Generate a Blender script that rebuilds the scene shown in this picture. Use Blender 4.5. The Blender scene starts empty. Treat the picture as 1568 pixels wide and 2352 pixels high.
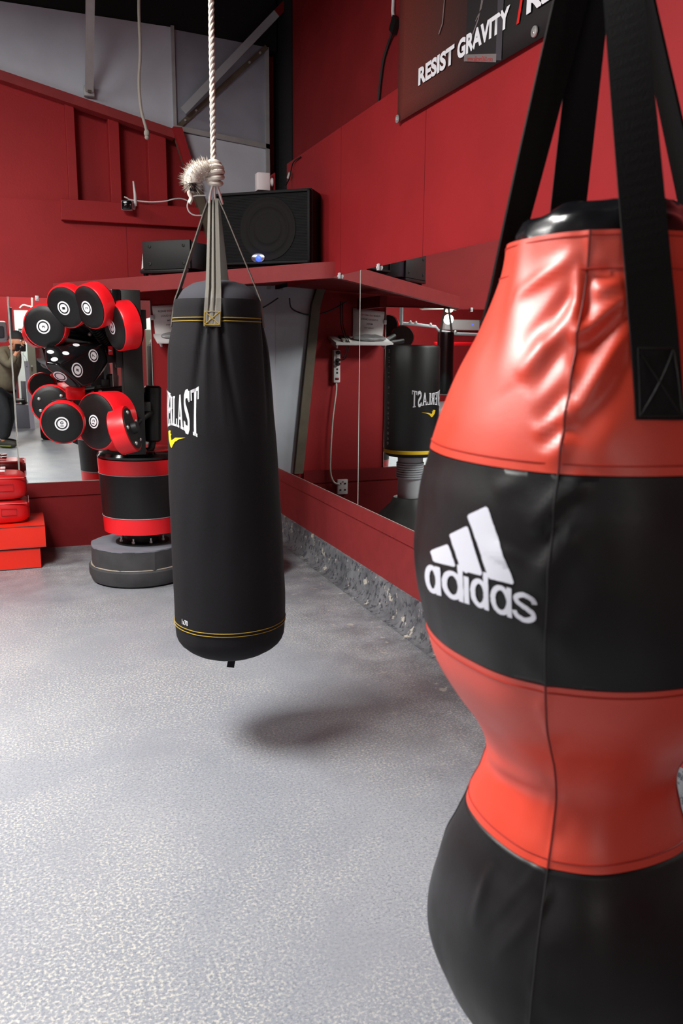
import bpy, bmesh, math, random
from mathutils import Vector, Matrix, noise
from mathutils.bvhtree import BVHTree
random.seed(7)
PI = math.pi
V = Vector
SC = bpy.context.scene
COL = SC.collection

# ------------------------------------------------------------------ camera
FPX = 1924.14                       # focal length in pixels of the 1568x2352 frame
CX, CY = 784.0, 1176.0
R_CAM = Matrix(((0.935738, -0.0605638, 0.34745707),
                (-0.35262177, -0.18084391, 0.91812492),
                (0.00723036, -0.98164531, -0.19057863)))   # columns: right, down, forward
CAM = V((0, 0, 1.3))
cd = bpy.data.cameras.new('camera')
cam = bpy.data.objects.new('camera', cd); COL.objects.link(cam)
cd.sensor_fit = 'VERTICAL'; cd.sensor_height = 22.3
cd.lens = FPX / 2352 * 22.3
cd.clip_start = 0.02; cd.clip_end = 100
m4 = R_CAM.copy()
m4 = Matrix((( m4[0][0], -m4[0][1], -m4[0][2], 0), (m4[1][0], -m4[1][1], -m4[1][2], 0), (m4[2][0], -m4[2][1], -m4[2][2], 1.3), (0, 0, 0, 1)))
cam.matrix_world = m4
cd.dof.use_dof = True; cd.dof.focus_distance = 3.6; cd.dof.aperture_fstop = 4.0
SC.camera = cam

# ------------------------------------------------------------------ world, view, lamps
w = bpy.data.worlds.new('world'); SC.world = w; w.use_nodes = True
w.node_tree.nodes['Background'].inputs[0].default_value = (0.5, 0.55, 0.6, 1)
w.node_tree.nodes['Background'].inputs[1].default_value = 0.03
SC.view_settings.view_transform = 'Standard'; SC.view_settings.look = 'None'
SC.view_settings.exposure = 0.22; SC.view_settings.gamma = 1; SC.view_settings.use_curve_mapping = False
SC.cycles.use_denoising = True
SC.cycles.max_bounces = 8; SC.cycles.glossy_bounces = 6; SC.cycles.diffuse_bounces = 4
SC.cycles.sample_clamp_indirect = 6.0; SC.cycles.caustics_reflective = False; SC.cycles.caustics_refractive = False

CEIL = 3.62
LAMPS = [  # x, y, z, size x, size y, watts; rear and back-wall ones are added fill
    (-1.05, 2.25, 3.25, 1.0, 1.3, 165), (-2.6, -0.9, 3.25, 0.55, 1.1, 18), (0.2, -6.6, 3.25, 0.55, 1.1, 85),  # last one here added to keep the mirrored rear wall bright
    (-2.3, 4.2, 3.25, 0.6, 1.2, 85), (-5.4, -5.6, 3.25, 0.55, 1.1, 85)]  # added fill: back-wall sheets, pads and far floor, then the mirrored rear
for i, (x, y, z, sx, sy, wt) in enumerate(LAMPS):
    ld = bpy.data.lights.new('ceiling_or_fill_lamp', 'AREA'); ld.shape = 'RECTANGLE'; ld.size = sx; ld.size_y = sy
    ld.energy = wt; ld.color = (1.0, 0.985, 0.95)
    lo = bpy.data.objects.new('ceiling_or_fill_lamp', ld); COL.objects.link(lo); lo.location = (x, y, z)

# ------------------------------------------------------------------ pixel helpers (a photo pixel meets a plane of the room)
def ray(px, py):
    return (R_CAM @ V((px - CX, py - CY, FPX))).normalized()
def at(px, py, Y):
    d = ray(px, py); return CAM + d * ((Y - CAM.y) / d.y)
def atx(px, py, X):
    d = ray(px, py); return CAM + d * ((X - CAM.x) / d.x)
def depth(P):
    return (R_CAM.transposed() @ (V(P) - CAM)).z
def pxm(P, n=1.0):                   # metres covered by n pixels at P
    return n * depth(P) / FPX

# ------------------------------------------------------------------ materials
def lin(c):
    return tuple(((x / 255) / 12.92 if x / 255 <= 0.04045 else ((x / 255 + 0.055) / 1.055) ** 2.4) for x in c)
MATS = {}
def mat(name, rgb, rough=0.5, metal=0.0, spec=0.5, var=0.0, vscale=8.0, bump=0.0, bscale=120.0, coat=0.0, sheen=0.0, emit=0.0, rvar=0.0):
    m = bpy.data.materials.new(name); m.use_nodes = True
    nt = m.node_tree; b = nt.nodes['Principled BSDF']
    c = lin(rgb)
    b.inputs['Base Color'].default_value = (*c, 1); b.inputs['Roughness'].default_value = rough
    b.inputs['Metallic'].default_value = metal; b.inputs['Specular IOR Level'].default_value = spec
    b.inputs['Coat Weight'].default_value = coat; b.inputs['Sheen Weight'].default_value = sheen
    if emit:
        b.inputs['Emission Color'].default_value = (*c, 1); b.inputs['Emission Strength'].default_value = emit
    if var or bump or rvar:
        tc = nt.nodes.new('ShaderNodeTexCoord')
    if var:
        n = nt.nodes.new('ShaderNodeTexNoise'); n.inputs['Scale'].default_value = vscale; n.inputs['Detail'].default_value = 6
        nt.links.new(tc.outputs['Object'], n.inputs['Vector'])
        r = nt.nodes.new('ShaderNodeMapRange'); r.inputs[1].default_value = 0.3; r.inputs[2].default_value = 0.7
        r.inputs[3].default_value = 1 - var; r.inputs[4].default_value = 1 + var
        nt.links.new(n.outputs['Fac'], r.inputs[0])
        mx = nt.nodes.new('ShaderNodeMix'); mx.data_type = 'RGBA'; mx.blend_type = 'MULTIPLY'; mx.inputs[0].default_value = 1
        mx.inputs[6].default_value = (*c, 1); nt.links.new(r.outputs[0], mx.inputs[7]); nt.links.new(mx.outputs[2], b.inputs['Base Color'])
    if bump:
        n2 = nt.nodes.new('ShaderNodeTexNoise'); n2.inputs['Scale'].default_value = bscale; n2.inputs['Detail'].default_value = 3
        nt.links.new(tc.outputs['Object'], n2.inputs['Vector'])
        bp = nt.nodes.new('ShaderNodeBump'); bp.inputs['Strength'].default_value = bump; bp.inputs['Distance'].default_value = 0.002
        nt.links.new(n2.outputs['Fac'], bp.inputs['Height']); nt.links.new(bp.outputs[0], b.inputs['Normal'])
    if rvar:
        n3 = nt.nodes.new('ShaderNodeTexNoise'); n3.inputs['Scale'].default_value = 9; n3.inputs['Detail'].default_value = 5
        nt.links.new(tc.outputs['Object'], n3.inputs['Vector'])
        r3 = nt.nodes.new('ShaderNodeMapRange'); r3.inputs[1].default_value = 0.3; r3.inputs[2].default_value = 0.7
        r3.inputs[3].default_value = max(0, rough - rvar); r3.inputs[4].default_value = rough + rvar
        nt.links.new(n3.outputs['Fac'], r3.inputs[0]); nt.links.new(r3.outputs[0], b.inputs['Roughness'])
    MATS[name] = m
    return m

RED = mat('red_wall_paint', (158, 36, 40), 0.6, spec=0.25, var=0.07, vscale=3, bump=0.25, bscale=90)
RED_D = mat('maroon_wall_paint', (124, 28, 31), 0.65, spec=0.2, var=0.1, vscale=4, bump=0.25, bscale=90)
RED_B = mat('red_timber_paint', (148, 50, 52), 0.55, spec=0.3, var=0.08, vscale=14, bump=0.2, bscale=60)
BLACKP = mat('black_paint', (14, 13, 14), 0.8)
CEILM = mat('dark_ceiling', (9, 8, 8), 0.9)
SHEET = mat('blue_grey_sheet', (204, 209, 219), 0.42, 0.0, var=0.12, vscale=3, rvar=0.1)
GALV = mat('bare_steel', (172, 172, 172), 0.45, 0.15, var=0.1, vscale=10)
DKST = mat('dark_steel_edge', (98, 88, 74), 0.55, 0.1, var=0.2, vscale=12)
MIR = mat('mirror_glass', (243, 247, 245), 0.0, 1.0)
EDGE = mat('mirror_edge', (205, 208, 200), 0.3)
CLEAR = mat('clear_plastic', (225, 225, 228), 0.15, spec=0.7)
CANVAS = mat('black_canvas', (28, 27, 30), 0.85, spec=0.25, var=0.12, vscale=5, bump=0.2, bscale=300)
CANVAS2 = mat('faded_black_canvas', (66, 66, 72), 0.85, spec=0.2, var=0.1, vscale=6)
WEB = mat('grey_webbing', (128, 125, 118), 0.8, spec=0.2, bump=0.3, bscale=500)
WEBK = mat('black_webbing', (16, 15, 16), 0.75, spec=0.25, bump=0.3, bscale=400)
YST = mat('yellow_stitching', (176, 146, 52), 0.7)
WHITE = mat('white_print', (240, 241, 246), 0.6)
WPRINT = mat('white_logo_print', (228, 230, 242), 0.45)
YEL = mat('yellow_print', (248, 208, 36), 0.55)
VRED = mat('orange_red_vinyl', (231, 68, 42), 0.44, spec=1.0, var=0.05, vscale=5, bump=0.05, bscale=180, rvar=0.05)
VBLK = mat('black_vinyl', (20, 20, 22), 0.45, spec=0.4, var=0.2, vscale=6, bump=0.08, bscale=200, rvar=0.12)
VBLK2 = mat('shiny_black_vinyl', (20, 20, 23), 0.2, spec=0.6)
SEAM = mat('dark_seam_thread', (120, 28, 20), 0.6)
SEAMK = mat('black_seam_thread', (40, 40, 41), 0.5)
LRED = mat('red_leatherette', (248, 28, 38), 0.34, spec=0.5, bump=0.05)
LBLK = mat('black_leatherette', (15, 15, 16), 0.45, spec=0.4, bump=0.15, bscale=260)
GBLK = mat('gloss_black', (15, 15, 17), 0.16, spec=0.55)
MBLK = mat('matt_black_steel', (17, 17, 17), 0.55, var=0.2, vscale=12)
RUB = mat('grey_black_rubber', (66, 66, 68), 0.75, var=0.25, vscale=9, bump=0.3, bscale=80)
RUBT = mat('worn_rubber_top', (128, 131, 142), 0.7, var=0.14, vscale=9, bump=0.3, bscale=70)
RUBE = mat('cut_rubber_edge', (172, 160, 146), 0.8, var=0.15, vscale=20)
CHROME = mat('bright_bolt', (214, 214, 212), 0.3, 0.7)
PADR = mat('bright_red_pad_vinyl', (248, 46, 26), 0.36, spec=0.5, var=0.05, vscale=4, bump=0.08, bscale=40)
PADR2 = mat('deep_red_shield_vinyl', (206, 24, 28), 0.3, spec=0.55, var=0.06, vscale=4, bump=0.05)
PADD = mat('dark_red_piping', (70, 16, 18), 0.5)
ROPEW = mat('white_rope', (222, 214, 204), 0.8, spec=0.2, var=0.08, vscale=60)
ROPEG = mat('grey_cord', (150, 144, 136), 0.8, spec=0.2)
GRILL = mat('speaker_grille', (11, 11, 12), 0.6, spec=0.15)
CONE = mat('speaker_cone', (27, 25, 24), 0.7, spec=0.15)
CAB = mat('speaker_cabinet', (9, 9, 10), 0.6, spec=0.25, bump=0.3, bscale=200)
SILVER = mat('silver_badge', (170, 170, 180), 0.25, 0.9)
BLUE = mat('blue_led', (30, 50, 255), 0.3, emit=5.0)
AMPB = mat('amplifier_black', (19, 21, 22), 0.55, bump=0.1)
AMPG = mat('amplifier_grey_side', (120, 124, 130), 0.4, 0.2)
PLASW = mat('white_plastic', (226, 222, 222), 0.4)
PLASC = mat('cream_plastic', (222, 220, 208), 0.4)
PAPER = mat('white_paper', (232, 228, 226), 0.6)
INKR = mat('red_ink', (176, 60, 58), 0.7)
INKG = mat('grey_ink', (104, 96, 98), 0.7)
BLACK = mat('black_plastic', (16, 16, 17), 0.4)
CABLE = mat('black_cable', (24, 20, 21), 0.5)
GLASSY = mat('camera_front_glass', (10, 11, 12), 0.08, spec=0.7)
PIPE = mat('grey_pipe', (168, 172, 176), 0.45)
MINT = mat('pale_mint_wall', (238, 250, 244), 0.6)
OLIVE = mat('olive_grey_door', (112, 112, 98), 0.55)
GREYM = mat('grey_machine', (112, 114, 124), 0.45)
LILAC = mat('lilac_grey_post', (176, 174, 190), 0.45)
SKIN = mat('skin', (206, 142, 110), 0.55, var=0.05, vscale=30)
JACK = mat('olive_brown_jacket', (104, 95, 78), 0.85, var=0.15, vscale=14, bump=0.4, bscale=40)
JEAN = mat('dark_jeans', (32, 34, 38), 0.85, var=0.2, vscale=16)
CAPM = mat('black_cap', (24, 24, 27), 0.8)
SHOE = mat('dark_trainer', (48, 46, 40), 0.7)
SHOEY = mat('lime_trim', (140, 150, 40), 0.6)
HAIR = mat('black_beard', (22, 17, 15), 0.8)
LAMPG = mat('lamp_glow', (255, 244, 220), 0.4, emit=3.5)
PANELG = mat('panel_glow', (255, 250, 240), 0.4, emit=6.0)
MINTG = mat('white_machine', (214, 218, 222), 0.45)

def floor_mat():
    m = bpy.data.materials.new('epoxy_concrete_floor'); m.use_nodes = True
    nt = m.node_tree; N = nt.nodes; L = nt.links; b = N['Principled BSDF']
    geo = N.new('ShaderNodeTexCoord'); co = geo.outputs['Object']
    def nz(scale, det=4, rough=0.55, dist=0.0):
        n = N.new('ShaderNodeTexNoise'); n.inputs['Scale'].default_value = scale; n.inputs['Detail'].default_value = det
        n.inputs['Roughness'].default_value = rough; n.inputs['Distortion'].default_value = dist
        L.new(co, n.inputs['Vector']); return n.outputs['Fac']
    def rng(s, a, b_, c=0.0, d=1.0):
        r = N.new('ShaderNodeMapRange'); r.inputs[1].default_value = a; r.inputs[2].default_value = b_
        r.inputs[3].default_value = c; r.inputs[4].default_value = d; L.new(s, r.inputs[0]); return r.outputs[0]
    def mul(a, b_):
        x = N.new('ShaderNodeMath'); x.operation = 'MULTIPLY'; L.new(a, x.inputs[0])
        if isinstance(b_, float): x.inputs[1].default_value = b_
        else: L.new(b_, x.inputs[1])
        return x.outputs[0]
    def mix(f, a, b_):
        x = N.new('ShaderNodeMix'); x.data_type = 'RGBA'; L.new(f, x.inputs[0])
        for k, c in ((6, a), (7, b_)):
            if isinstance(c, tuple): x.inputs[k].default_value = (*lin(c), 1)
            else: L.new(c, x.inputs[k])
        return x.outputs[2]
    base = mix(rng(nz(1.3, 5), 0.35, 0.65), (150, 156, 166), (166, 170, 178))
    patch = rng(nz(0.9, 8, 0.62, 0.4), 0.44, 0.54)
    fleck = mul(rng(nz(125, 6, 0.65), 0.5, 0.58), rng(patch, 0, 1, 0.25, 0.8))
    c = mix(fleck, base, (222, 219, 210))
    dk = mul(rng(nz(150, 4, 0.65), 0.52, 0.62), 0.6)
    c = mix(dk, c, (112, 115, 126))
    sm = mul(rng(nz(2.2, 6, 0.6, 0.5), 0.52, 0.66), 0.5)
    c = mix(sm, c, (152, 155, 164))
    # darker blotches, growing towards the skirting on the right and along the back
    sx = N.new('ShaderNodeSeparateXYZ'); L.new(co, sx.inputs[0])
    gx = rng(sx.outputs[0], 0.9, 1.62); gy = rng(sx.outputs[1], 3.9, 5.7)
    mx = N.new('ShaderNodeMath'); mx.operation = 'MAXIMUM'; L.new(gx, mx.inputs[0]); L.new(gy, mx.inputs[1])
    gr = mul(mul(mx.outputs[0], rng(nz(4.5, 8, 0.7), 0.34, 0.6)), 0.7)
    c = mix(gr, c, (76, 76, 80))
    chips = mul(mul(rng(nz(14, 8, 0.7), 0.6, 0.64), gx), 0.8)
    c = mix(chips, c, (212, 206, 194))
    L.new(c, b.inputs['Base Color'])
    L.new(rng(nz(3.0, 6), 0.3, 0.7, 0.32, 0.5), b.inputs['Roughness'])
    b.inputs['Specular IOR Level'].default_value = 0.45
    bp = N.new('ShaderNodeBump'); bp.inputs['Strength'].default_value = 0.35; bp.inputs['Distance'].default_value = 0.003
    L.new(nz(60, 4, 0.6), bp.inputs['Height']); L.new(bp.outputs[0], b.inputs['Normal'])
    return m
FLOORM = floor_mat()

def kerb_mat():
    m = bpy.data.materials.new('chipped_concrete_kerb'); m.use_nodes = True
    nt = m.node_tree; N = nt.nodes; L = nt.links; b = N['Principled BSDF']
    tc = N.new('ShaderNodeTexCoord')
    def nz(scale, det=6):
        n = N.new('ShaderNodeTexNoise'); n.inputs['Scale'].default_value = scale; n.inputs['Detail'].default_value = det; n.inputs['Roughness'].default_value = 0.68
        L.new(tc.outputs['Object'], n.inputs['Vector']); return n.outputs['Fac']
    def ramp(s, a, c):
        r = N.new('ShaderNodeMapRange'); r.inputs[1].default_value = a; r.inputs[2].default_value = c; L.new(s, r.inputs[0]); return r.outputs[0]
    def mix(f, a, c):
        x = N.new('ShaderNodeMix'); x.data_type = 'RGBA'; L.new(f, x.inputs[0])
        for k, q in ((6, a), (7, c)):
            if isinstance(q, tuple): x.inputs[k].default_value = (*lin(q), 1)
            else: L.new(q, x.inputs[k])
        return x.outputs[2]
    c = mix(ramp(nz(7), 0.35, 0.65), (92, 94, 100), (136, 138, 142))
    c = mix(ramp(nz(30), 0.52, 0.6), c, (70, 72, 78))
    c = mix(ramp(nz(16, 9), 0.6, 0.63), c, (206, 200, 188))
    L.new(c, b.inputs['Base Color']); b.inputs['Roughness'].default_value = 0.55
    bp = N.new('ShaderNodeBump'); bp.inputs['Strength'].default_value = 0.6; bp.inputs['Distance'].default_value = 0.006
    L.new(nz(25), bp.inputs['Height']); L.new(bp.outputs[0], b.inputs['Normal'])
    return m
KERBM = kerb_mat()

def banner_mat(x0, x1):
    # printed gradient from rust to black along the banner, with a fine mesh of holes
    m = bpy.data.materials.new('printed_banner_mesh'); m.use_nodes = True
    nt = m.node_tree; N = nt.nodes; L = nt.links; b = N['Principled BSDF']
    tc = N.new('ShaderNodeTexCoord'); sp = N.new('ShaderNodeSeparateXYZ'); L.new(tc.outputs['Object'], sp.inputs[0])
    r = N.new('ShaderNodeMapRange'); r.inputs[1].default_value = x0; r.inputs[2].default_value = x1; L.new(sp.outputs[1], r.inputs[0])
    cr = N.new('ShaderNodeValToRGB'); L.new(r.outputs[0], cr.inputs[0])
    cr.color_ramp.elements[0].color = (*lin((120, 48, 38)), 1); cr.color_ramp.elements[1].color = (*lin((22, 20, 21)), 1); cr.color_ramp.elements[1].position = 0.62
    e = cr.color_ramp.elements.new(0.35); e.color = (*lin((78, 38, 32)), 1)
    vo = N.new('ShaderNodeTexVoronoi'); vo.inputs['Scale'].default_value = 160; L.new(tc.outputs['Object'], vo.inputs['Vector'])
    r2 = N.new('ShaderNodeMapRange'); r2.inputs[1].default_value = 0.1; r2.inputs[2].default_value = 0.5; r2.inputs[3].default_value = 1.15; r2.inputs[4].default_value = 0.8
    L.new(vo.outputs['Distance'], r2.inputs[0])
    mx = N.new('ShaderNodeMix'); mx.data_type = 'RGBA'; mx.blend_type = 'MULTIPLY'; mx.inputs[0].default_value = 1
    L.new(cr.outputs[0], mx.inputs[6]); L.new(r2.outputs[0], mx.inputs[7]); L.new(mx.outputs[2], b.inputs['Base Color'])
    b.inputs['Roughness'].default_value = 0.6
    return m

# ------------------------------------------------------------------ mesh helpers
def new():
    return bmesh.new()
def join(bm, tmp, M=None):
    if M is not None: bmesh.ops.transform(tmp, matrix=M, verts=tmp.verts)
    me = bpy.data.meshes.new('tmp'); tmp.to_mesh(me); tmp.free(); bm.from_mesh(me); bpy.data.meshes.remove(me)
    return bm
def box(bm, lo, hi, bevel=0.0, M=None, seg=2):
    t = new(); bmesh.ops.create_cube(t, size=1)
    lo, hi = V(lo), V(hi); s = hi - lo; c = (hi + lo) / 2
    for v in t.verts: v.co = V((v.co.x * s.x, v.co.y * s.y, v.co.z * s.z)) + c
    if bevel: bmesh.ops.bevel(t, geom=t.edges[:], offset=bevel, segments=seg, affect='EDGES', profile=0.5)
    return join(bm, t, M)
def frame(d, up=V((0, 0, 1))):
    d = V(d).normalized()
    if abs(d.dot(up)) > 0.98: up = V((0, 1, 0))
    x = up.cross(d).normalized(); y = d.cross(x)
    return x, y, d
def basis(o, x, y, z):
    return Matrix(((x.x, y.x, z.x, o[0]), (x.y, y.y, z.y, o[1]), (x.z, y.z, z.z, o[2]), (0, 0, 0, 1)))
def lathe(bm, prof, seg=48, M=None, cap0=True, cap1=True):
    t = new(); rings = []
    for r, z in prof:
        rings.append([t.verts.new((r * math.cos(2 * PI * k / seg), r * math.sin(2 * PI * k / seg), z)) for k in range(seg)])
    for a, b in zip(rings, rings[1:]):
        for k in range(seg): t.faces.new((a[k], a[(k + 1) % seg], b[(k + 1) % seg], b[k]))
    if cap0: t.faces.new(rings[0][::-1])
    if cap1: t.faces.new(rings[-1])
    bmesh.ops.recalc_face_normals(t, faces=t.faces)
    return join(bm, t, M)
def cyl(bm, a, b, r, r2=None, seg=20, bevel=0.0):
    a, b = V(a), V(b); x, y, d = frame(b - a); h = (b - a).length; r2 = r if r2 is None else r2
    pr = [(r, 0), (r2, h)]
    if bevel: pr = [(r - bevel, 0), (r, bevel), (r2, h - bevel), (r2 - bevel, h)]
    return lathe(bm, pr, seg, basis(a, x, y, d))
def tube(bm, pts, r, seg=8, radii=None, closed=False):
    pts = [V(p) for p in pts]; n = len(pts); rings = []; x = None
    for i, p in enumerate(pts):
        d = (pts[(i + 1) % n] - pts[i - 1]) if closed else (pts[min(i + 1, n - 1)] - pts[max(i - 1, 0)])
        d.normalize()
        if x is None: x, y, _ = frame(d)
        else:
            x = (x - d * x.dot(d)).normalized(); y = d.cross(x)
        y = d.cross(x); q = radii[i] if radii else r
        rings.append([bm.verts.new(p + x * q * math.cos(2 * PI * k / seg) + y * q * math.sin(2 * PI * k / seg)) for k in range(seg)])
    pairs = list(zip(rings, rings[1:])) + ([(rings[-1], rings[0])] if closed else [])
    for a, b in pairs:
        for k in range(seg): bm.faces.new((a[k], a[(k + 1) % seg], b[(k + 1) % seg], b[k]))
    if not closed:
        bm.faces.new(rings[0][::-1]); bm.faces.new(rings[-1])
    return bm
def spline(pts, n=8):
    pts = [V(p) for p in pts]; out = []
    for i in range(len(pts) - 1):
        p0, p1, p2, p3 = pts[max(i - 1, 0)], pts[i], pts[i + 1], pts[min(i + 2, len(pts) - 1)]
        for k in range(n):
            t = k / n
            out.append(0.5 * ((2 * p1) + (p2 - p0) * t + (2 * p0 - 5 * p1 + 4 * p2 - p3) * t * t + (3 * p1 - p0 - 3 * p2 + p3) * t ** 3))
    out.append(pts[-1]); return out
def ribbon(bm, pts, wdirs, width, thick):
    """flat strap: centres, direction of its width at each, one width or a list"""
    n = len(pts); rings = []
    for i in range(n):
        p = V(pts[i]); d = (V(pts[min(i + 1, n - 1)]) - V(pts[max(i - 1, 0)])).normalized()
        wd = V(wdirs[i]); wd = (wd - d * wd.dot(d)).normalized(); nn = d.cross(wd)
        hw = (width[i] if isinstance(width, (list, tuple)) else width) / 2
        rings.append([bm.verts.new(p + wd * a * hw + nn * b * thick / 2) for a, b in ((-1, -1), (1, -1), (1, 1), (-1, 1))])
    for a, b in zip(rings, rings[1:]):
        for k in range(4): bm.faces.new((a[k], a[(k + 1) % 4], b[(k + 1) % 4], b[k]))
    bm.faces.new(rings[0][::-1]); bm.faces.new(rings[-1])
    return bm
def prism(bm, poly, h, M=None):
    """polygon in x,y extruded along z by h"""
    t = new(); a = [t.verts.new((p[0], p[1], 0)) for p in poly]; b = [t.verts.new((p[0], p[1], h)) for p in poly]
    n = len(poly)
    t.faces.new(a[::-1]); t.faces.new(b)
    for k in range(n): t.faces.new((a[k], a[(k + 1) % n], b[(k + 1) % n], b[k]))
    bmesh.ops.recalc_face_normals(t, faces=t.faces)
    return join(bm, t, M)
M_XZ = lambda y: Matrix(((1, 0, 0, 0), (0, 0, 1, y), (0, 1, 0, 0), (0, 0, 0, 1)))   # (x,z) outline pushed along +Y from y
M_YZ = lambda x: Matrix(((0, 0, 1, x), (1, 0, 0, 0), (0, 1, 0, 0), (0, 0, 0, 1)))   # (y,z) outline pushed along +X from x
def sphere(bm, c, r, seg=16, sc=(1, 1, 1)):
    t = new(); bmesh.ops.create_uvsphere(t, u_segments=seg, v_segments=max(8, seg // 2), radius=r)
    for v in t.verts: v.co = V((v.co.x * sc[0], v.co.y * sc[1], v.co.z * sc[2])) + V(c)
    return join(bm, t)
def grid(bm, fn, nu, nv, wrap=False):
    vs = [[bm.verts.new(fn(i, j)) for i in range(nu)] for j in range(nv)]
    for j in range(nv - 1):
        for i in range(nu if wrap else nu - 1):
            k = (i + 1) % nu
            bm.faces.new((vs[j][i], vs[j][k], vs[j + 1][k], vs[j + 1][i]))
    return vs

def folded(bm, pts, wdirs, width, prof, thick=.0025):
    """strap with a folded cross-section: prof = (across -0.5..0.5, out in metres)"""
    n = len(pts); rings = []
    for i in range(n):
        p = V(pts[i]); d = (V(pts[min(i + 1, n - 1)]) - V(pts[max(i - 1, 0)])).normalized()
        wd = V(wdirs[i]); wd = (wd - d * wd.dot(d)).normalized(); nn = d.cross(wd); f = min(1, i / 3)
        if nn.dot(CAM - p) < 0: nn = -nn
        top = [p + wd * a * width[i] + nn * (o * f) for a, o in prof]; rings.append([bm.verts.new(q) for q in top] + [bm.verts.new(q - nn * thick) for q in reversed(top)])
    m = len(rings[0])
    for a, b in zip(rings, rings[1:]):
        for k in range(m): bm.faces.new((a[k], a[(k + 1) % m], b[(k + 1) % m], b[k]))
    bm.faces.new(rings[0][::-1]); bm.faces.new(rings[-1]); bmesh.ops.recalc_face_normals(bm, faces=bm.faces)
    return bm

def obj(name, bm, m, parent=None, smooth=True, ang=40):
    me = bpy.data.meshes.new(name); bm.to_mesh(me); bm.free()
    me.materials.append(m)
    if smooth:
        me.shade_smooth(); me.set_sharp_from_angle(angle=math.radians(ang))
    o = bpy.data.objects.new(name, me); COL.objects.link(o)
    if parent is not None:
        o.parent = parent
        if parent.type == 'EMPTY': o.matrix_parent_inverse = Matrix.Translation(parent.location).inverted()
    return o
def tag(o, label=None, cat=None, group=None, kind=None):
    if label: o['label'] = label
    if cat: o['category'] = cat
    if group: o['group'] = group
    if kind: o['kind'] = kind
    if o.type == 'MESH' and o.parent is None and kind != 'structure':       # origin to the base of the thing
        me = o.data; xs = [v.co for v in me.vertices]
        c = V(((min(p.x for p in xs) + max(p.x for p in xs)) / 2, (min(p.y for p in xs) + max(p.y for p in xs)) / 2, min(p.z for p in xs)))
        me.transform(Matrix.Translation(-c)); o.location = c
    return o
def thing(name, label, cat, loc, group=None):
    o = bpy.data.objects.new(name, None); COL.objects.link(o); o.location = loc; o.empty_display_size = 0.1
    return tag(o, label, cat, group)
def struct(name, bm, m, parent=None, smooth=False):
    o = obj(name, bm, m, parent, smooth); o['kind'] = 'structure'; return o
def fbox(name, lo, hi, m, parent=None, bevel=0.0):
    return obj(name, box(new(), lo, hi, bevel), m, parent)
def copy_tree(o, delta, parent=None):
    c = o.copy(); COL.objects.link(c)
    if parent is None: c.location = o.location + V(delta)
    else:
        c.parent = parent; c.matrix_parent_inverse = o.matrix_parent_inverse.copy()
    for ch in list(o.children): copy_tree(ch, delta, c)
    return c

# flat lettering: built-in sans letters as 2D meshes
def letters(s, wd, ht, bold=0.0, step=None):
    cu = bpy.data.curves.new('txt', 'FONT'); cu.body = s; cu.offset = bold; cu.resolution_u = 4
    o = bpy.data.objects.new('txt', cu); COL.objects.link(o)
    dg = bpy.context.evaluated_depsgraph_get(); me = bpy.data.meshes.new_from_object(o.evaluated_get(dg))
    bm = new(); bm.from_mesh(me); bpy.data.meshes.remove(me); bpy.data.objects.remove(o); bpy.data.curves.remove(cu)
    x0 = min(v.co.x for v in bm.verts); x1 = max(v.co.x for v in bm.verts); y0 = min(v.co.y for v in bm.verts); y1 = max(v.co.y for v in bm.verts)
    for v in bm.verts: v.co = V(((v.co.x - x0) / (x1 - x0) * wd, (v.co.y - y0) / (y1 - y0) * ht, 0))
    if step: cut2d(bm, step)
    return bm
def cut2d(bm, step):
    x0 = min(v.co.x for v in bm.verts); x1 = max(v.co.x for v in bm.verts); y0 = min(v.co.y for v in bm.verts); y1 = max(v.co.y for v in bm.verts)
    for ax, a, b in ((0, x0, x1), (1, y0, y1)):
        k = a + step
        while k < b - 1e-6:
            no = V((1, 0, 0)) if ax == 0 else V((0, 1, 0))
            bmesh.ops.bisect_plane(bm, geom=bm.verts[:] + bm.edges[:] + bm.faces[:], plane_co=no * k, plane_no=no)
            k += step
def remap(bm, fn):
    for v in bm.verts: v.co = fn(v.co.x, v.co.y)
    return bm
def poly2d(bm, pts):
    bm.faces.new([bm.verts.new((p[0], p[1], 0)) for p in pts]); return bm
def stroke2d(bm, pts, wd, closed=False):
    pts = [V((p[0], p[1])) for p in pts]; n = len(pts); L = []; Rr = []
    for i in range(n):
        d = (pts[(i + 1) % n] - pts[i - 1]) if closed else (pts[min(i + 1, n - 1)] - pts[max(i - 1, 0)])
        d.normalize(); q = V((-d.y, d.x)) * wd / 2
        L.append(bm.verts.new((*(pts[i] + q), 0))); Rr.append(bm.verts.new((*(pts[i] - q), 0)))
    for i in range(n if closed else n - 1):
        k = (i + 1) % n; bm.faces.new((L[i], L[k], Rr[k], Rr[i]))
    return bm
def ring2d(bm, cx, cy, rx, ry, wd, n=28):
    return stroke2d(bm, [(cx + rx * math.cos(2 * PI * k / n), cy + ry * math.sin(2 * PI * k / n)) for k in range(n)], wd, True)
def disc2d(bm, cx, cy, rx, ry, n=24):
    return poly2d(bm, [(cx + rx * math.cos(2 * PI * k / n), cy + ry * math.sin(2 * PI * k / n)) for k in range(n)])

# ================================================================== THE ROOM
YB, XR = 5.73, 1.66             # faces of the mirrors on the back and right walls
XL, YF = -8.5, -8.0             # left and rear walls
struct('floor', box(new(), (XL - .2, YF - .2, -0.1), (1.95, 6.1, 0)), FLOORM)
struct('ceiling', box(new(), (XL - .2, YF - .2, CEIL), (1.95, 6.1, CEIL + .1)), CEILM)
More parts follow.
